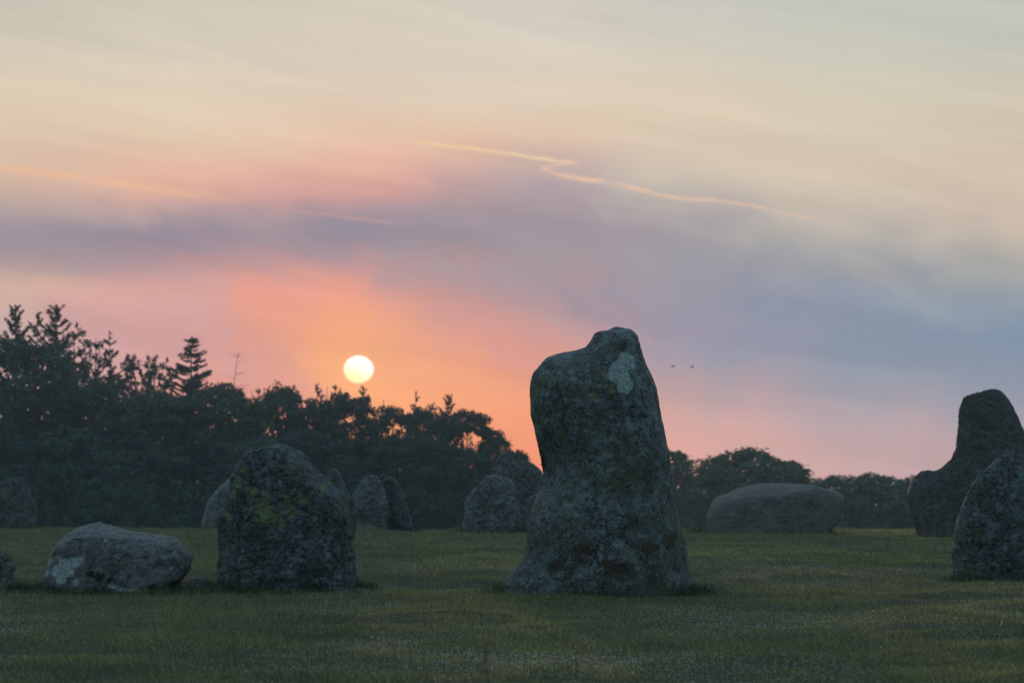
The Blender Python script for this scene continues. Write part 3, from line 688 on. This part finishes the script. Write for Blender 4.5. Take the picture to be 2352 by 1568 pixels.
def make_conifer(seed, H, R, dens, z0=0.12, droop=0.12, rise=0.25, gapn=0.0, tip=0.6):
    r = np.random.default_rng(seed)
    tb = Tubes(); zz = np.linspace(-0.3, H, 9)
    tx = 0.10 * np.sin(zz * 0.35 + seed); ty = 0.1 * np.cos(zz * 0.3 + seed)
    tb.add(np.stack([tx, ty, zz], 1), np.interp(zz, [-.3, H], [0.014 * H, 0.0008 * H]), 7)
    P = []; N = []; A = []
    z = H * z0
    while z < H - 0.15:
        f = (z - H * z0) / (H * (1 - z0))
        Lm = R * (1 - f) ** 0.75 * min(1, 0.5 + f * 4) + 0.18
        for k in range(int(r.integers(3, 6))):
            if r.random() < gapn: continue
            a = r.uniform(0, 2 * math.pi); L = Lm * r.uniform(0.5, 1.15)
            tt = np.linspace(0, 1, 6)
            out_ = tt * L; zz_ = z + r.uniform(-.15, .15) - droop * L * np.sin(tt * 2.2) * (1 - f) + rise * L * tt ** 2 + tip * f * L * tt ** 1.5
            pth = np.stack([np.interp(z, zz, tx) + np.cos(a) * out_, np.interp(z, zz, ty) + np.sin(a) * out_, zz_], 1)
            tb.add(pth, np.linspace(0.012 + 0.012 * L, 0.006, 6), 4)
            n = max(3, int(dens * L))
            s = r.uniform(0.15, 1.03, n); q = np.stack([np.interp(s, tt, pth[:, i]) for i in range(3)], 1)
            dirb = np.array([math.cos(a), math.sin(a), 0.1])
            side = np.array([-math.sin(a), math.cos(a), 0])
            off = r.uniform(-1, 1, n) * 0.17 * (0.4 + L) * (1.1 - s)
            q += side * off[:, None] + np.array([0, 0, 1]) * (-0.10 * r.random(n))[:, None]
            P.append(q); ax = dirb + side * np.sign(off)[:, None] * 0.7 + r.normal(size=(n, 3)) * 0.35
            A.append(ax); N.append(np.array([0, 0, 1]) + r.normal(size=(n, 3)) * 0.6)
        z += r.uniform(0.25, 0.5) * (0.6 + 0.02 * H)
    n = 12; q = np.stack([np.full(n, tx[-1]), np.full(n, ty[-1]), H - np.linspace(0, 0.7, n)], 1)
    P.append(q); N.append(r.normal(size=(n, 3))); A.append(r.normal(size=(n, 3)) * 0.5 + [0, 0, 0.8])
    P = np.vstack(P); N = np.vstack(N); A = np.vstack(A)
    L = r.uniform(0.12, 0.28, len(P))
    V, Fq = leaves(P, N, L, L * 0.30, r, A)
    return mesh('conifer_crown', V, Fq, False, [M_NEED]), tb.mesh('conifer_trunk', m_bark)

def make_airy(seed, H, R, nclump, nleaf, size=0.10, top=0.45):
    """open, thinly leaved tree: clear limbs, each ending in a loose spray of leaves"""
    r = np.random.default_rng(seed); tb = Tubes()
    zz = np.linspace(-0.3, H * 0.93, 9)
    sw = np.stack([0.25 * np.sin(zz * 0.45 + seed), 0.25 * np.cos(zz * 0.4 + seed), zz], 1)
    tb.add(sw, np.linspace(0.014 * H, 0.0015 * H, 9), 6)
    P = []
    hz = H * (1 - top) / 2; cz = H - hz
    for k in range(nclump):
        d = sph(r, 1)[0] * r.uniform(0.45, 1.0); c = np.array([d[0] * R, d[1] * R, cz + d[2] * hz])
        z0 = max(c[2] - r.uniform(0.6, 1.0) * np.hypot(c[0], c[1]) - 0.2, H * 0.2)
        s0 = np.array([np.interp(z0, zz, sw[:, j]) for j in range(3)])
        tt = np.linspace(0, 1, 6)[:, None]
        pth = s0 * (1 - tt) + c * tt + np.array([0, 0, -0.25]) * np.sin(tt * math.pi) + r.normal(size=(6, 3)) * 0.07
        tb.add(pth, np.linspace(0.0045 * H, 0.0010 * H, 6), 5)
        for e in range(7):                     # twigs
            q = pth[r.integers(3, 6)]; v = sph(r, 1)[0] * r.uniform(0.35, 0.75); v[2] = abs(v[2]) * 0.8 + 0.1
            tip = q + v; tb.add([q, q + v * 0.5 + r.normal(size=3) * 0.04, tip], [0.016, 0.011, 0.006], 4)
            m = int(nleaf / nclump / 7 * r.uniform(0.3, 1.7))
            u_ = r.uniform(0.25, 1.08, (m, 1)); P.append(q + v * u_ + r.normal(size=(m, 3)) * 0.085)
    P = np.vstack(P); L = size * r.uniform(0.6, 1.4, len(P))
    V, Fq = leaves(P, r.normal(size=P.shape) + [0, 0, 0.3], L, L * 0.55, r)
    return mesh('sparse_crown', V, Fq, False, [M_NEED]), tb.mesh('sparse_trunk', m_bark)

def make_dead(seed, H):
    r = np.random.default_rng(seed); tb = Tubes()
    zz = np.linspace(-0.3, H, 9); tx = 0.35 * (zz / H) ** 3 * np.sin(zz)
    tb.add(np.stack([-0.45 * (zz / H) ** 4, tx * 0.2, zz], 1), np.linspace(0.08, 0.008, 9), 6)
    br = Tubes()
    for k in range(26):
        z = H * r.uniform(0.72, 0.99); a = r.uniform(0, 6.28); L = r.uniform(0.3, 0.9) * (1.3 - z / H) * 2.4
        br.add([[-0.45 * (z / H) ** 4, 0, z], [-0.4 + math.cos(a) * L * .6, math.sin(a) * L * .6, z + 0.12], [-0.4 + math.cos(a) * L, math.sin(a) * L, z + 0.02 + r.uniform(-.1, .25)]], [0.013, 0.010, 0.006], 4)
    return br.mesh('bare_twigs', m_bark), tb.mesh('bare_stem', m_bark)

TEMPL = {}
for i in range(4):
    TEMPL['broad', i] = ('tree', 12.0, 4.2, make_broadleaf(200 + i, 12.0, 4.2, 0.4, 64, 36000, 0.118))
TEMPL['bush', 0] = ('bush', 4.0, 3.0, make_broadleaf(301, 4.0, 3.0, 0.0, 26, 11000, 0.11))
TEMPL['bush', 1] = ('bush', 4.0, 3.0, make_broadleaf(302, 4.0, 3.0, 0.0, 24, 11000, 0.11))
TEMPL['loose', 0] = ('tree', 10.0, 4.0, make_broadleaf(402, 10.0, 4.0, 0.0, 90, 24000, 0.14, 0.05))
TEMPL['loose', 1] = ('tree', 10.0, 4.0, make_broadleaf(403, 10.0, 4.0, 0.0, 90, 24000, 0.14, 0.10))
TEMPL['dome', 0] = ('tree', 10.0, 4.0, make_broadleaf(405, 10.0, 4.0, 0.0, 110, 28000, 0.13, 0.02))
for key in (('loose', 0), ('loose', 1), ('dome', 0)):
    TEMPL[key][3][0].materials.clear(); TEMPL[key][3][0].materials.append(M_LEAF2)
TEMPL['spruce', 0] = ('conifer', 20.0, 3.6, make_conifer(501, 20, 4.4, 46, droop=0.10, rise=0.22, tip=0.25))
TEMPL['spruce', 1] = ('conifer', 20.0, 3.8, make_conifer(502, 20, 4.8, 40, droop=0.15, rise=0.38, tip=0.45, gapn=0.1))
TEMPL['thin', 0] = ('conifer', 20.0, 3.0, make_conifer(503, 20, 3.4, 30, 0.3, 0.05, 0.25, 0.42, 0.1))
TEMPL['thin', 1] = ('conifer', 20.0, 2.6, make_conifer(504, 20, 3.2, 32, 0.3, 0.05, 0.45, 0.35, 0.4))
for i in range(4):
    TEMPL['airy', i] = ('sparse_tree', 16.0, 2.6, make_airy(601 + i, 16.0, 2.6, (30, 24, 34, 22)[i], (5600, 4000, 6800, 3400)[i]))
TEMPL['dead', 0] = ('bare_tree', 16.0, 1.0, make_dead(701, 16.0))

def plant(kind, px, top, D, half, label, group, name=None, rot=None):
    nm, H0, R0, (crown, trunk) = TEMPL[kind]
    b = at(px, 1228, D); x = b[0]; zg = G1(x, D)
    H = at(px, top, D)[2] - zg
    sz = H / H0; sxy = (half / F * D) / R0 if half else sz
    e = bpy.data.objects.new(name or nm, None); COL.objects.link(e)
    e.location = (x, D, zg); e.rotation_euler = (0, 0, rot if rot is not None else random.Random(int(px * 7 + top)).uniform(0, 6.28))
    e.scale = (sxy, sxy, sz); e.empty_display_size = 0.3
    link('crown' if kind[0] != 'dead' else 'twigs', crown, e); link('trunk', trunk, e)
    tag(e, label, {'bush': 'bush', 'conifer': 'conifer'}.get(nm, 'tree'), group)
    return e
GL = 'trees of the left wood'; GR = 'trees behind the right field'; GB = 'bushes at the foot of the wood'; GS = 'ragged treetops along the skyline of the left wood'
for k, px, top, D, half, lab in (
    (('spruce', 1), 30, 700, 196, 95, 'dark spiky conifer highest at the left edge of the wood'),
    (('thin', 1), 80, 718, 199, 60, 'thin conifer top between the two highest conifers at far left'),
    (('spruce', 1), 126, 700, 194, 110, 'broad feathery conifer with the highest top of the left wood'),
    (('airy', 0), 170, 728, 198, 75, 'ragged open treetop just right of the broad feathery conifer'),
    (('airy', 1), 212, 736, 200, 70, 'nodding thin treetop left of the flat branched conifer'),
    (('thin', 0), 250, 760, 196, 62, 'flat branched thin conifer with sky showing through its trunk line'),
    (('airy', 2), 306, 782, 200, 70, 'open leafy treetop right of the flat branched conifer'),
    (('airy', 3), 345, 790, 202, 62, 'second open leafy treetop left of the dark pointed spruce'),
    (('airy', 0), 388, 812, 198, 66, 'low open treetop touching the dark pointed spruce on its left'),
    (('spruce', 0), 440, 772, 190, 108, 'dark pointed spruce standing out above the wood left of the sun'),
    (('airy', 1), 478, 835, 199, 62, 'ragged treetop directly right of the dark pointed spruce'),
    (('airy', 2), 575, 866, 201, 55, 'wispy treetop just right of the bare bent sapling'),
    (('airy', 3), 640, 868, 200, 48, 'wispy treetop midway between bare sapling and the sun'),
    (('airy', 0), 672, 874, 203, 44, 'small wispy treetop left of the round airy tree'),
    (('airy', 2), 748, 856, 197, 46, 'round airy treetop just left of the sun disc'),
    (('thin', 1), 832, 886, 200, 40, 'little upright treetop touching the lower edge of the sun'),
    (('airy', 1), 884, 888, 199, 55, 'spreading open treetop right of and below the sun'),
    (('thin', 0), 953, 896, 202, 45, 'slim upright treetop between the sun and the last conifer'),
    (('airy', 3), 992, 922, 200, 50, 'low open treetop left of the last conifer'),
    (('spruce', 1), 1030, 905, 196, 60, 'last spiky conifer at the right end of the wood')):
    plant(k, px, top, D, half * 1.12, lab, GS)
plant(('dead', 0), 527, 805, 205, 40, 'bare bent sapling rising alone from the wood left of the sun', GS)
for k, px, top, D, half, lab in (
    (('broad', 0), 50, 790, 158, 190, 'large dark rounded tree filling the left edge below the conifers'),
    (('broad', 2), -70, 900, 150, 130, 'dark tree cut off by the left edge beside the large rounded tree'),
    (('broad', 1), 205, 868, 165, 140, 'dark rounded tree on the right flank of the large left edge tree'),
    (('broad', 2), 320, 905, 172, 120, 'dark tree between the left edge tree and the greener domed tree'),
    (('broad', 3), 395, 918, 150, 150, 'greener domed tree with tiered branches behind the low pale boulder'),
    (('broad', 0), 505, 895, 172, 115, 'dark tree under the bare sapling'),
    (('broad', 1), 560, 930, 160, 120, 'dark tree above the left side of the broad block'),
    (('broad', 2), 645, 884, 166, 100, 'dome shaped tree with a clear top left of the round airy treetop'),
    (('broad', 3), 725, 925, 168, 95, 'dark tree in the dip under the round airy treetop'),
    (('broad', 0), 800, 903, 164, 115, 'dark domed tree directly under the sun'),
    (('broad', 1), 915, 930, 166, 115, 'dark domed tree right of and below the sun'),
    (('broad', 2), 990, 950, 162, 100, 'dark tree under the low treetop before the last conifer'),
    (('broad', 3), 1075, 955, 160, 110, 'large tree whose crown begins the long downward slope at the right of the wood'),
    (('broad', 1), 1140, 1000, 163, 75, 'tree on the falling edge of the wood next to the last one'),
    (('broad', 0), 1185, 1045, 165, 55, 'last low tree of the wood beside the tallest stone'),
    (('broad', 2), 150, 990, 146, 130, 'front tree below the large left edge tree'),
    (('broad', 1), 270, 1040, 143, 100, 'shorter front tree left of the greener domed tree'),
    (('broad', 0), 590, 1020, 147, 110, 'front tree behind the top of the broad block'),
    (('broad', 3), 700, 985, 150, 105, 'front tree above the right shoulder of the broad block'),
    (('broad', 2), 850, 1000, 148, 120, 'front tree above the touching pair of far stones'),
    (('broad', 0), 985, 1015, 147, 110, 'front tree between the far pair and the hump backed stone'),
    (('broad', 1), 1100, 1050, 149, 90, 'front tree above the hump backed stone')):
    if px > 480: top += 10 if 620 < px < 960 else -6; half *= 0.88
    plant(k, px, top, D, half, lab, GL)
for i, (px, top, D, half, lab) in enumerate((
    (-60, 1090, 130, 80, 'bush cut off by the left edge beyond the blunt far left stone'),
    (20, 1130, 132, 75, 'low bush behind the blunt far left stone'),
    (135, 1062, 128, 70, 'rounded greener bush right of the blunt far left stone'),
    (250, 1120, 133, 85, 'low dark bush above the top of the pale boulder'),
    (365, 1110, 130, 85, 'dark bush right of the pale boulder top under the domed tree'),
    (470, 1115, 134, 80, 'dark bush left of the broad block'),
    (600, 1110, 135, 90, 'bush hidden mostly behind the broad block'),
    (740, 1105, 131, 85, 'bush behind the stone that peeps over the broad block'),
    (860, 1110, 136, 85, 'dark bush behind the touching pair of far stones'),
    (955, 1120, 133, 75, 'dark bush right of the touching pair'),
    (1015, 1150, 126, 55, 'small greener bush on the crest left of the hump backed stone'),
    (1110, 1110, 134, 85, 'dark bush behind the hump backed stone'),
    (1200, 1115, 137, 60, 'bush behind the slanting stone beside the tallest stone'))):
    plant(('bush', i % 2), px, top, D, half, lab, GB)
for k, px, top, D, half, lab in (
    (('loose', 0), 1545, 1040, 182, 75, 'uneven green tree half hidden by the right side of the tallest stone'),
    (('dome', 0), 1635, 1055, 186, 80, 'green tree between the tallest stone and the wide domed tree'),
    (('dome', 0), 1722, 1037, 178, 150, 'wide domed green tree behind the long boulder'),
    (('loose', 0), 1800, 1062, 180, 95, 'green tree on the right slope of the wide domed tree'),
    (('dome', 0), 1893, 1098, 184, 80, 'low green tree at the dip right of the wide domed tree'),
    (('dome', 0), 1968, 1092, 185, 105, 'leafy tree with sky glinting through just right of the long boulder'),
    (('loose', 0), 2050, 1097, 187, 100, 'leafy tree left of the tall dark stone'),
    (('dome', 0), 2115, 1098, 183, 60, 'tree partly behind the shoulder of the tall dark stone')):
    plant(k, px, top, D, half, lab, GR)
for i, (px, top, D, half, lab) in enumerate((
    (1580, 1130, 170, 70, 'bush in front of the uneven green tree beside the tallest stone'),
    (1680, 1135, 172, 90, 'bush low behind the left end of the long boulder'),
    (1850, 1140, 174, 90, 'bush low behind the right end of the long boulder'),
    (1960, 1150, 176, 80, 'low bush right of the long boulder'),
    (2060, 1150, 172, 80, 'low bush left of the foot of the tall dark stone'))):
    plant(('bush', i % 2), px, top, D, half, lab, 'bushes behind the right field')

# ------------------------------------------------------------------ grass and dew
def field(n, y0, y1, dens_pow, marg):
    """random turf points, more of them near the camera"""
    q = RNG.random(n); yy = (y0 ** (1 - dens_pow) + q * (y1 ** (1 - dens_pow) - y0 ** (1 - dens_pow))) ** (1 / (1 - dens_pow))
    xx = RNG.uniform(-1, 1, n) * (yy * math.tan(AZ_R) * marg + 0.3)
    return xx, yy
def near_stone(x, y):
    v = np.zeros(len(x)); ins = np.zeros(len(x), bool)
    for cx, cy, rx, tf, tb in FOOT:
        ty = np.where(y < cy, tf, tb)
        e = np.sqrt(((x - cx) / rx) ** 2 + ((y - cy) / ty) ** 2)
        d = (e - 1) * min(rx, tf)
        v = np.maximum(v, np.clip(1 - d / 0.30, 0, 1)); ins |= e < 0.72
    return v, ins
def blades(x, y, h, wd, lean, r, segs):
    z = G(x, y); n = len(x)
    a = r.uniform(0, 2 * math.pi, n); la = r.uniform(0, 2 * math.pi, n)
    ax = np.stack([np.cos(a), np.sin(a), np.zeros(n)], 1) * (wd / 2)[:, None]
    ln = np.stack([np.cos(la), np.sin(la), np.zeros(n)], 1) * (h * lean * r.uniform(0.2, 1.2, n))[:, None]
    b = np.stack([x, y, z - 0.006], 1); up = np.array([0, 0, 1.0])
    if segs == 1:
        V = np.stack([b - ax, b + ax, b + ln + up * h[:, None]], 1).reshape(-1, 3)
        return V, np.arange(3 * n).reshape(-1, 3)
    m1 = b + ln * 0.30 + up * (h * 0.58)[:, None]
    tip = b + ln + up * h[:, None]
    V = np.stack([b - ax, b + ax, m1 - ax * 0.75, m1 + ax * 0.75, tip], 1).reshape(-1, 3)
    i = np.arange(n)[:, None] * 5
    Fc = np.concatenate([i + [0, 1, 3], i + [0, 3, 2], i + [2, 3, 4]], 1).reshape(-1, 3)
    return V, Fc
r = np.random.default_rng(99)
VV = []; FF = []; MI = []; off = 0
def push(V, Fc, mi):
    global off
    VV.append(V); FF.append(Fc + off); MI.append(np.full(len(Fc), mi)); off += len(V)
def patch(x, y, s, seed): return fbm(np.stack([x, y * 0.6], 1), s, 3, seed=seed)
x, y = field(400000, 12.6, 33, 0.75, 1.5)
nr, ins = near_stone(x, y); k = ~ins; x, y, nr = x[k], y[k], nr[k]
h = (0.029 + 0.018 * patch(x, y, 1.1, 41) + 0.012 * patch(x, y, 4.0, 42)) * r.uniform(0.5, 1.35, len(x)) * (1 + 1.2 * nr)
push(*blades(x, y, np.maximum(h, 0.012), r.uniform(0.0022, 0.0046, len(x)), 1.1, r, 2), 0)
x, y = field(340000, 32, 63.5, 0.55, 1.2)
nr, ins = near_stone(x, y); k = ~ins; x, y, nr = x[k], y[k], nr[k]
h = (0.033 + 0.020 * patch(x, y, 0.7, 43)) * r.uniform(0.5, 1.4, len(x)) * (1 + 1.3 * nr)
push(*blades(x, y, np.maximum(h, 0.015), r.uniform(0.005, 0.011, len(x)), 1.0, r, 1), 0)
# rank grass round the feet of the stones
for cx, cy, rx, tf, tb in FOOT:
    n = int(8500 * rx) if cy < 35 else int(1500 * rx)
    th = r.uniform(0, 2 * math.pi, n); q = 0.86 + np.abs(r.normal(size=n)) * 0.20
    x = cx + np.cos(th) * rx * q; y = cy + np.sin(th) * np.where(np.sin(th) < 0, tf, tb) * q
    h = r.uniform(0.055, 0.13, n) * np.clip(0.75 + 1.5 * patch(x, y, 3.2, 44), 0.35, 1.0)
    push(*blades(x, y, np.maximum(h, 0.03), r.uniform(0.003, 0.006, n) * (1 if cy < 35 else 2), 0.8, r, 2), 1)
# dry flowering stalks
x, y = field(2600, 13, 40, 0.4, 1.25)
k = (patch(x, y, 0.5, 47) > -0.05); x, y = x[k], y[k]
V, Fc = blades(x, y, r.uniform(0.09, 0.20, len(x)), r.uniform(0.0026, 0.0045, len(x)), 0.45, r, 2); push(V, Fc, 2)
def grass_mat(name, c0, c1, c2, trans):
    m_, t, out = mat(name)
    co = t.new('ShaderNodeTexCoord').outputs['Object']
    mp = t.new('ShaderNodeMapping'); mp.inputs['Scale'].default_value = (1, 0.55, 1); t.l.new(co, mp.inputs[0])
    ri = t.new('ShaderNodeNewGeometry').outputs['Random Per Island']
    c = t.mix(t.rng(t.noise(mp.outputs[0], 0.55, 4, 0.6), 0.38, 0.62), c0, c1)
    c = t.mix(t.m('MULTIPLY', t.rng(t.noise(mp.outputs[0], 1.7, 4, 0.62, 0.4), 0.53, 0.66), 0.75), c, tuple(a * b for a, b in zip(c0, (0.42, 0.62, 1.0))))
    c = t.mix(t.m('MULTIPLY', t.rng(ri, 0.55, 1.0), 0.75), c, c2)
    c = t.mix(t.m('MULTIPLY', t.rng(ri, 0.42, 0.0), 0.75), c, tuple(v * 0.30 for v in c0))
    p = t.new('ShaderNodeBsdfPrincipled'); t.put(p.inputs['Base Color'], c); p.inputs['Roughness'].default_value = 0.5
    p.inputs['Specular IOR Level'].default_value = 0.4
    tr = t.new('ShaderNodeBsdfTranslucent'); t.put(tr.inputs[0], c)
    mx = t.new('ShaderNodeMixShader'); mx.inputs[0].default_value = trans
    t.l.new(p.outputs[0], mx.inputs[1]); t.l.new(tr.outputs[0], mx.inputs[2]); t.l.new(mx.outputs[0], out.inputs[0])
    return m_
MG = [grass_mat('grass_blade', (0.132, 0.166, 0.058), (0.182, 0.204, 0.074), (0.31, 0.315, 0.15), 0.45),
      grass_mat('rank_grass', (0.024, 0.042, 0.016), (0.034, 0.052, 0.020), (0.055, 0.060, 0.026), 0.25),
      grass_mat('dry_stalk', (0.12, 0.095, 0.055), (0.16, 0.125, 0.08), (0.10, 0.07, 0.05), 0.2)]
g = link('grass', mesh('grass', np.vstack(VV), np.vstack(FF), False, MG, np.concatenate(MI)))
tag(g, 'short dewy meadow grass with taller tufts round the stones', 'grass', kind='stuff')

# dew beads on the blades
x, y = field(120000, 12.6, 44, 0.85, 1.25)
k = RNG.random(len(x)) < np.clip(0.30 + 1.3 * patch(x, y, 0.9, 51), 0.04, 1) * np.clip(1.5 - y / 40, 0.25, 1)
x, y = x[k], y[k]
n = len(x)
z = G(x, y) + r.uniform(0.016, 0.042, n)
rad = r.uniform(0.0010, 0.0025, n) * (0.7 + y / 45)
O = np.array([[1, 0, 0], [-1, 0, 0], [0, 1, 0], [0, -1, 0], [0, 0, 1], [0, 0, -1]], float)
OF = np.array([[0, 2, 4], [2, 1, 4], [1, 3, 4], [3, 0, 4], [2, 0, 5], [1, 2, 5], [3, 1, 5], [0, 3, 5]])
V = (np.stack([x, y, z], 1)[:, None] + O[None] * rad[:, None, None]).reshape(-1, 3)
Fc = (np.arange(n)[:, None, None] * 6 + OF[None]).reshape(-1, 3)
m_dew, t, out = mat('dew')
gl = t.new('ShaderNodeBsdfGlossy'); gl.inputs['Color'].default_value = (0.80, 0.85, 0.85, 1); gl.inputs['Roughness'].default_value = 0.25
tr = t.new('ShaderNodeBsdfTranslucent'); tr.inputs[0].default_value = (0.8, 0.85, 0.82, 1)
mx = t.new('ShaderNodeMixShader'); mx.inputs[0].default_value = 0.45
t.l.new(gl.outputs[0], mx.inputs[1]); t.l.new(tr.outputs[0], mx.inputs[2]); t.l.new(mx.outputs[0], out.inputs[0])
tag(link('dew', mesh('dew', V, Fc, True, [m_dew])), 'glinting dew beads on the foreground grass', 'dew', kind='stuff')

# ------------------------------------------------------------------ small things
m_leaf, t, out = mat('yellow_leaf')
p = t.new('ShaderNodeBsdfPrincipled'); t.put(p.inputs['Base Color'], t.mix(t.noise(None, 40), (0.45, 0.16, 0.02), (0.6, 0.27, 0.03))); p.inputs['Roughness'].default_value = 0.6
t.l.new(p.outputs[0], out.inputs[0])
lx, ly = gpt(1444, 1526)
a = np.linspace(0, 2 * math.pi, 13)[:-1]
prof = np.stack([0.012 * np.cos(a), 0.007 * np.sin(a) * (1 + 0.3 * np.cos(3 * a)), 0.004 * np.cos(2 * a)], 1)
LV = np.vstack([prof + [0, 0, 0.0008], prof - [0, 0, 0.0008], [[0, 0, 0.0030], [0, 0, 0.0014]]])
LT = [(i, (i + 1) % 12, 24) for i in range(12)] + [((i + 1) % 12 + 12, i + 12, 25) for i in range(12)] + [(i, i + 12, (i + 1) % 12 + 12) for i in range(12)] + [(i, (i + 1) % 12 + 12, (i + 1) % 12) for i in range(12)]
lf = link('fallen_leaf', mesh('fallen_leaf', LV, LT, True, [m_leaf]))
lf.location = (lx, ly, G1(lx, ly) + 0.055); lf.rotation_euler = (0.9, 0.2, 0.5)
tag(lf, 'tiny orange yellow fallen leaf caught in the foreground grass', 'leaf')

m_bird, t, out = mat('faded_plumage')  # paler than dark feathers: fading by blur and haze put into the colour
p = t.new('ShaderNodeBsdfPrincipled'); t.put(p.inputs['Base Color'], t.mix(t.noise(None, 8), (0.36, 0.34, 0.36), (0.46, 0.44, 0.46))); p.inputs['Roughness'].default_value = 0.6
t.l.new(p.outputs[0], out.inputs[0])
def bird(px, py, D, span, heading, bank, label):
    """one continuous body: tapering trunk with head, beak and tail; wings are its parts"""
    b = Tubes()
    s = span
    b.add(np.array([[-.36, 0, .0], [-.30, 0, .005], [-.18, 0, .0], [-.05, 0, -.012], [.08, 0, -.008], [.16, 0, .012], [.21, 0, .024], [.25, 0, .024], [.30, 0, .016]]) * s,
          np.array([.030, .034, .030, .058, .056, .040, .038, .026, .004]) * s, 10)
    e = link('bird', b.mesh('bird_body', m_bird))
    for sg in (1, -1):
        out_ = np.array([0, .12, .27, .40, .50]); lead = np.array([.09, .13, .12, .04, -.06]); trail_ = np.array([-.10, -.11, -.12, -.11, -.09]); zz = np.array([0.01, .07, .12, .12, .10])
        top = []; 
        for th in (0.010, -0.004):
            top.append(np.stack([lead, sg * out_, zz + th], 1)); top.append(np.stack([trail_, sg * out_, zz + th * .5], 1))
        W_ = np.vstack(top) * s; f = []
        for i in range(4):
            f += [(i, i + 1, 5 + i + 1, 5 + i), (10 + i, 15 + i, 15 + i + 1, 10 + i + 1), (i, 10 + i, 11 + i, i + 1), (5 + i, 6 + i, 16 + i, 15 + i)]
        f += [(4, 14, 19, 9), (0, 5, 15, 10)]
        link('wing', mesh('bird_wing', W_, f, True, [m_bird]), e)
    e.location = at(px, py, D); e.rotation_euler = (bank, -0.1, heading)
    tag(e, label, 'bird', 'birds in flight')
bird(1546, 842, 210, 0.62, 0.25, 0.35, 'dark flying bird nearer the tallest stone, larger of two')
bird(1590, 843, 225, 0.50, 0.5, -0.5, 'smaller faint flying bird, right one of the two')

# ------------------------------------------------------------------ morning haze
zlo = float(V[:, 2].min()); 
m_h, t, out = mat('haze')
pv = t.new('ShaderNodeVolumePrincipled')
pv.inputs['Color'].default_value = (0.66, 0.84, 1.0, 1); pv.inputs['Density'].default_value = 0.00045; pv.inputs['Anisotropy'].default_value = 0.1
t.l.new(pv.outputs[0], out.inputs['Volume'])
gz = G(GX.ravel(), GY.ravel())
bx0, bx1, by0, by1, bz0, bz1 = -250, 250, -50, 350, float(gz.min()) - 1, 22
BV = [(x, y, z) for x in (bx0, bx1) for y in (by0, by1) for z in (bz0, bz1)]
BF = [(0, 1, 3, 2), (4, 6, 7, 5), (0, 4, 5, 1), (2, 3, 7, 6), (0, 2, 6, 4), (1, 5, 7, 3)]
tag(link('haze', mesh('haze', BV, BF, False, [m_h])), 'thin bluish morning haze over the field and the wood', 'haze', kind='stuff')
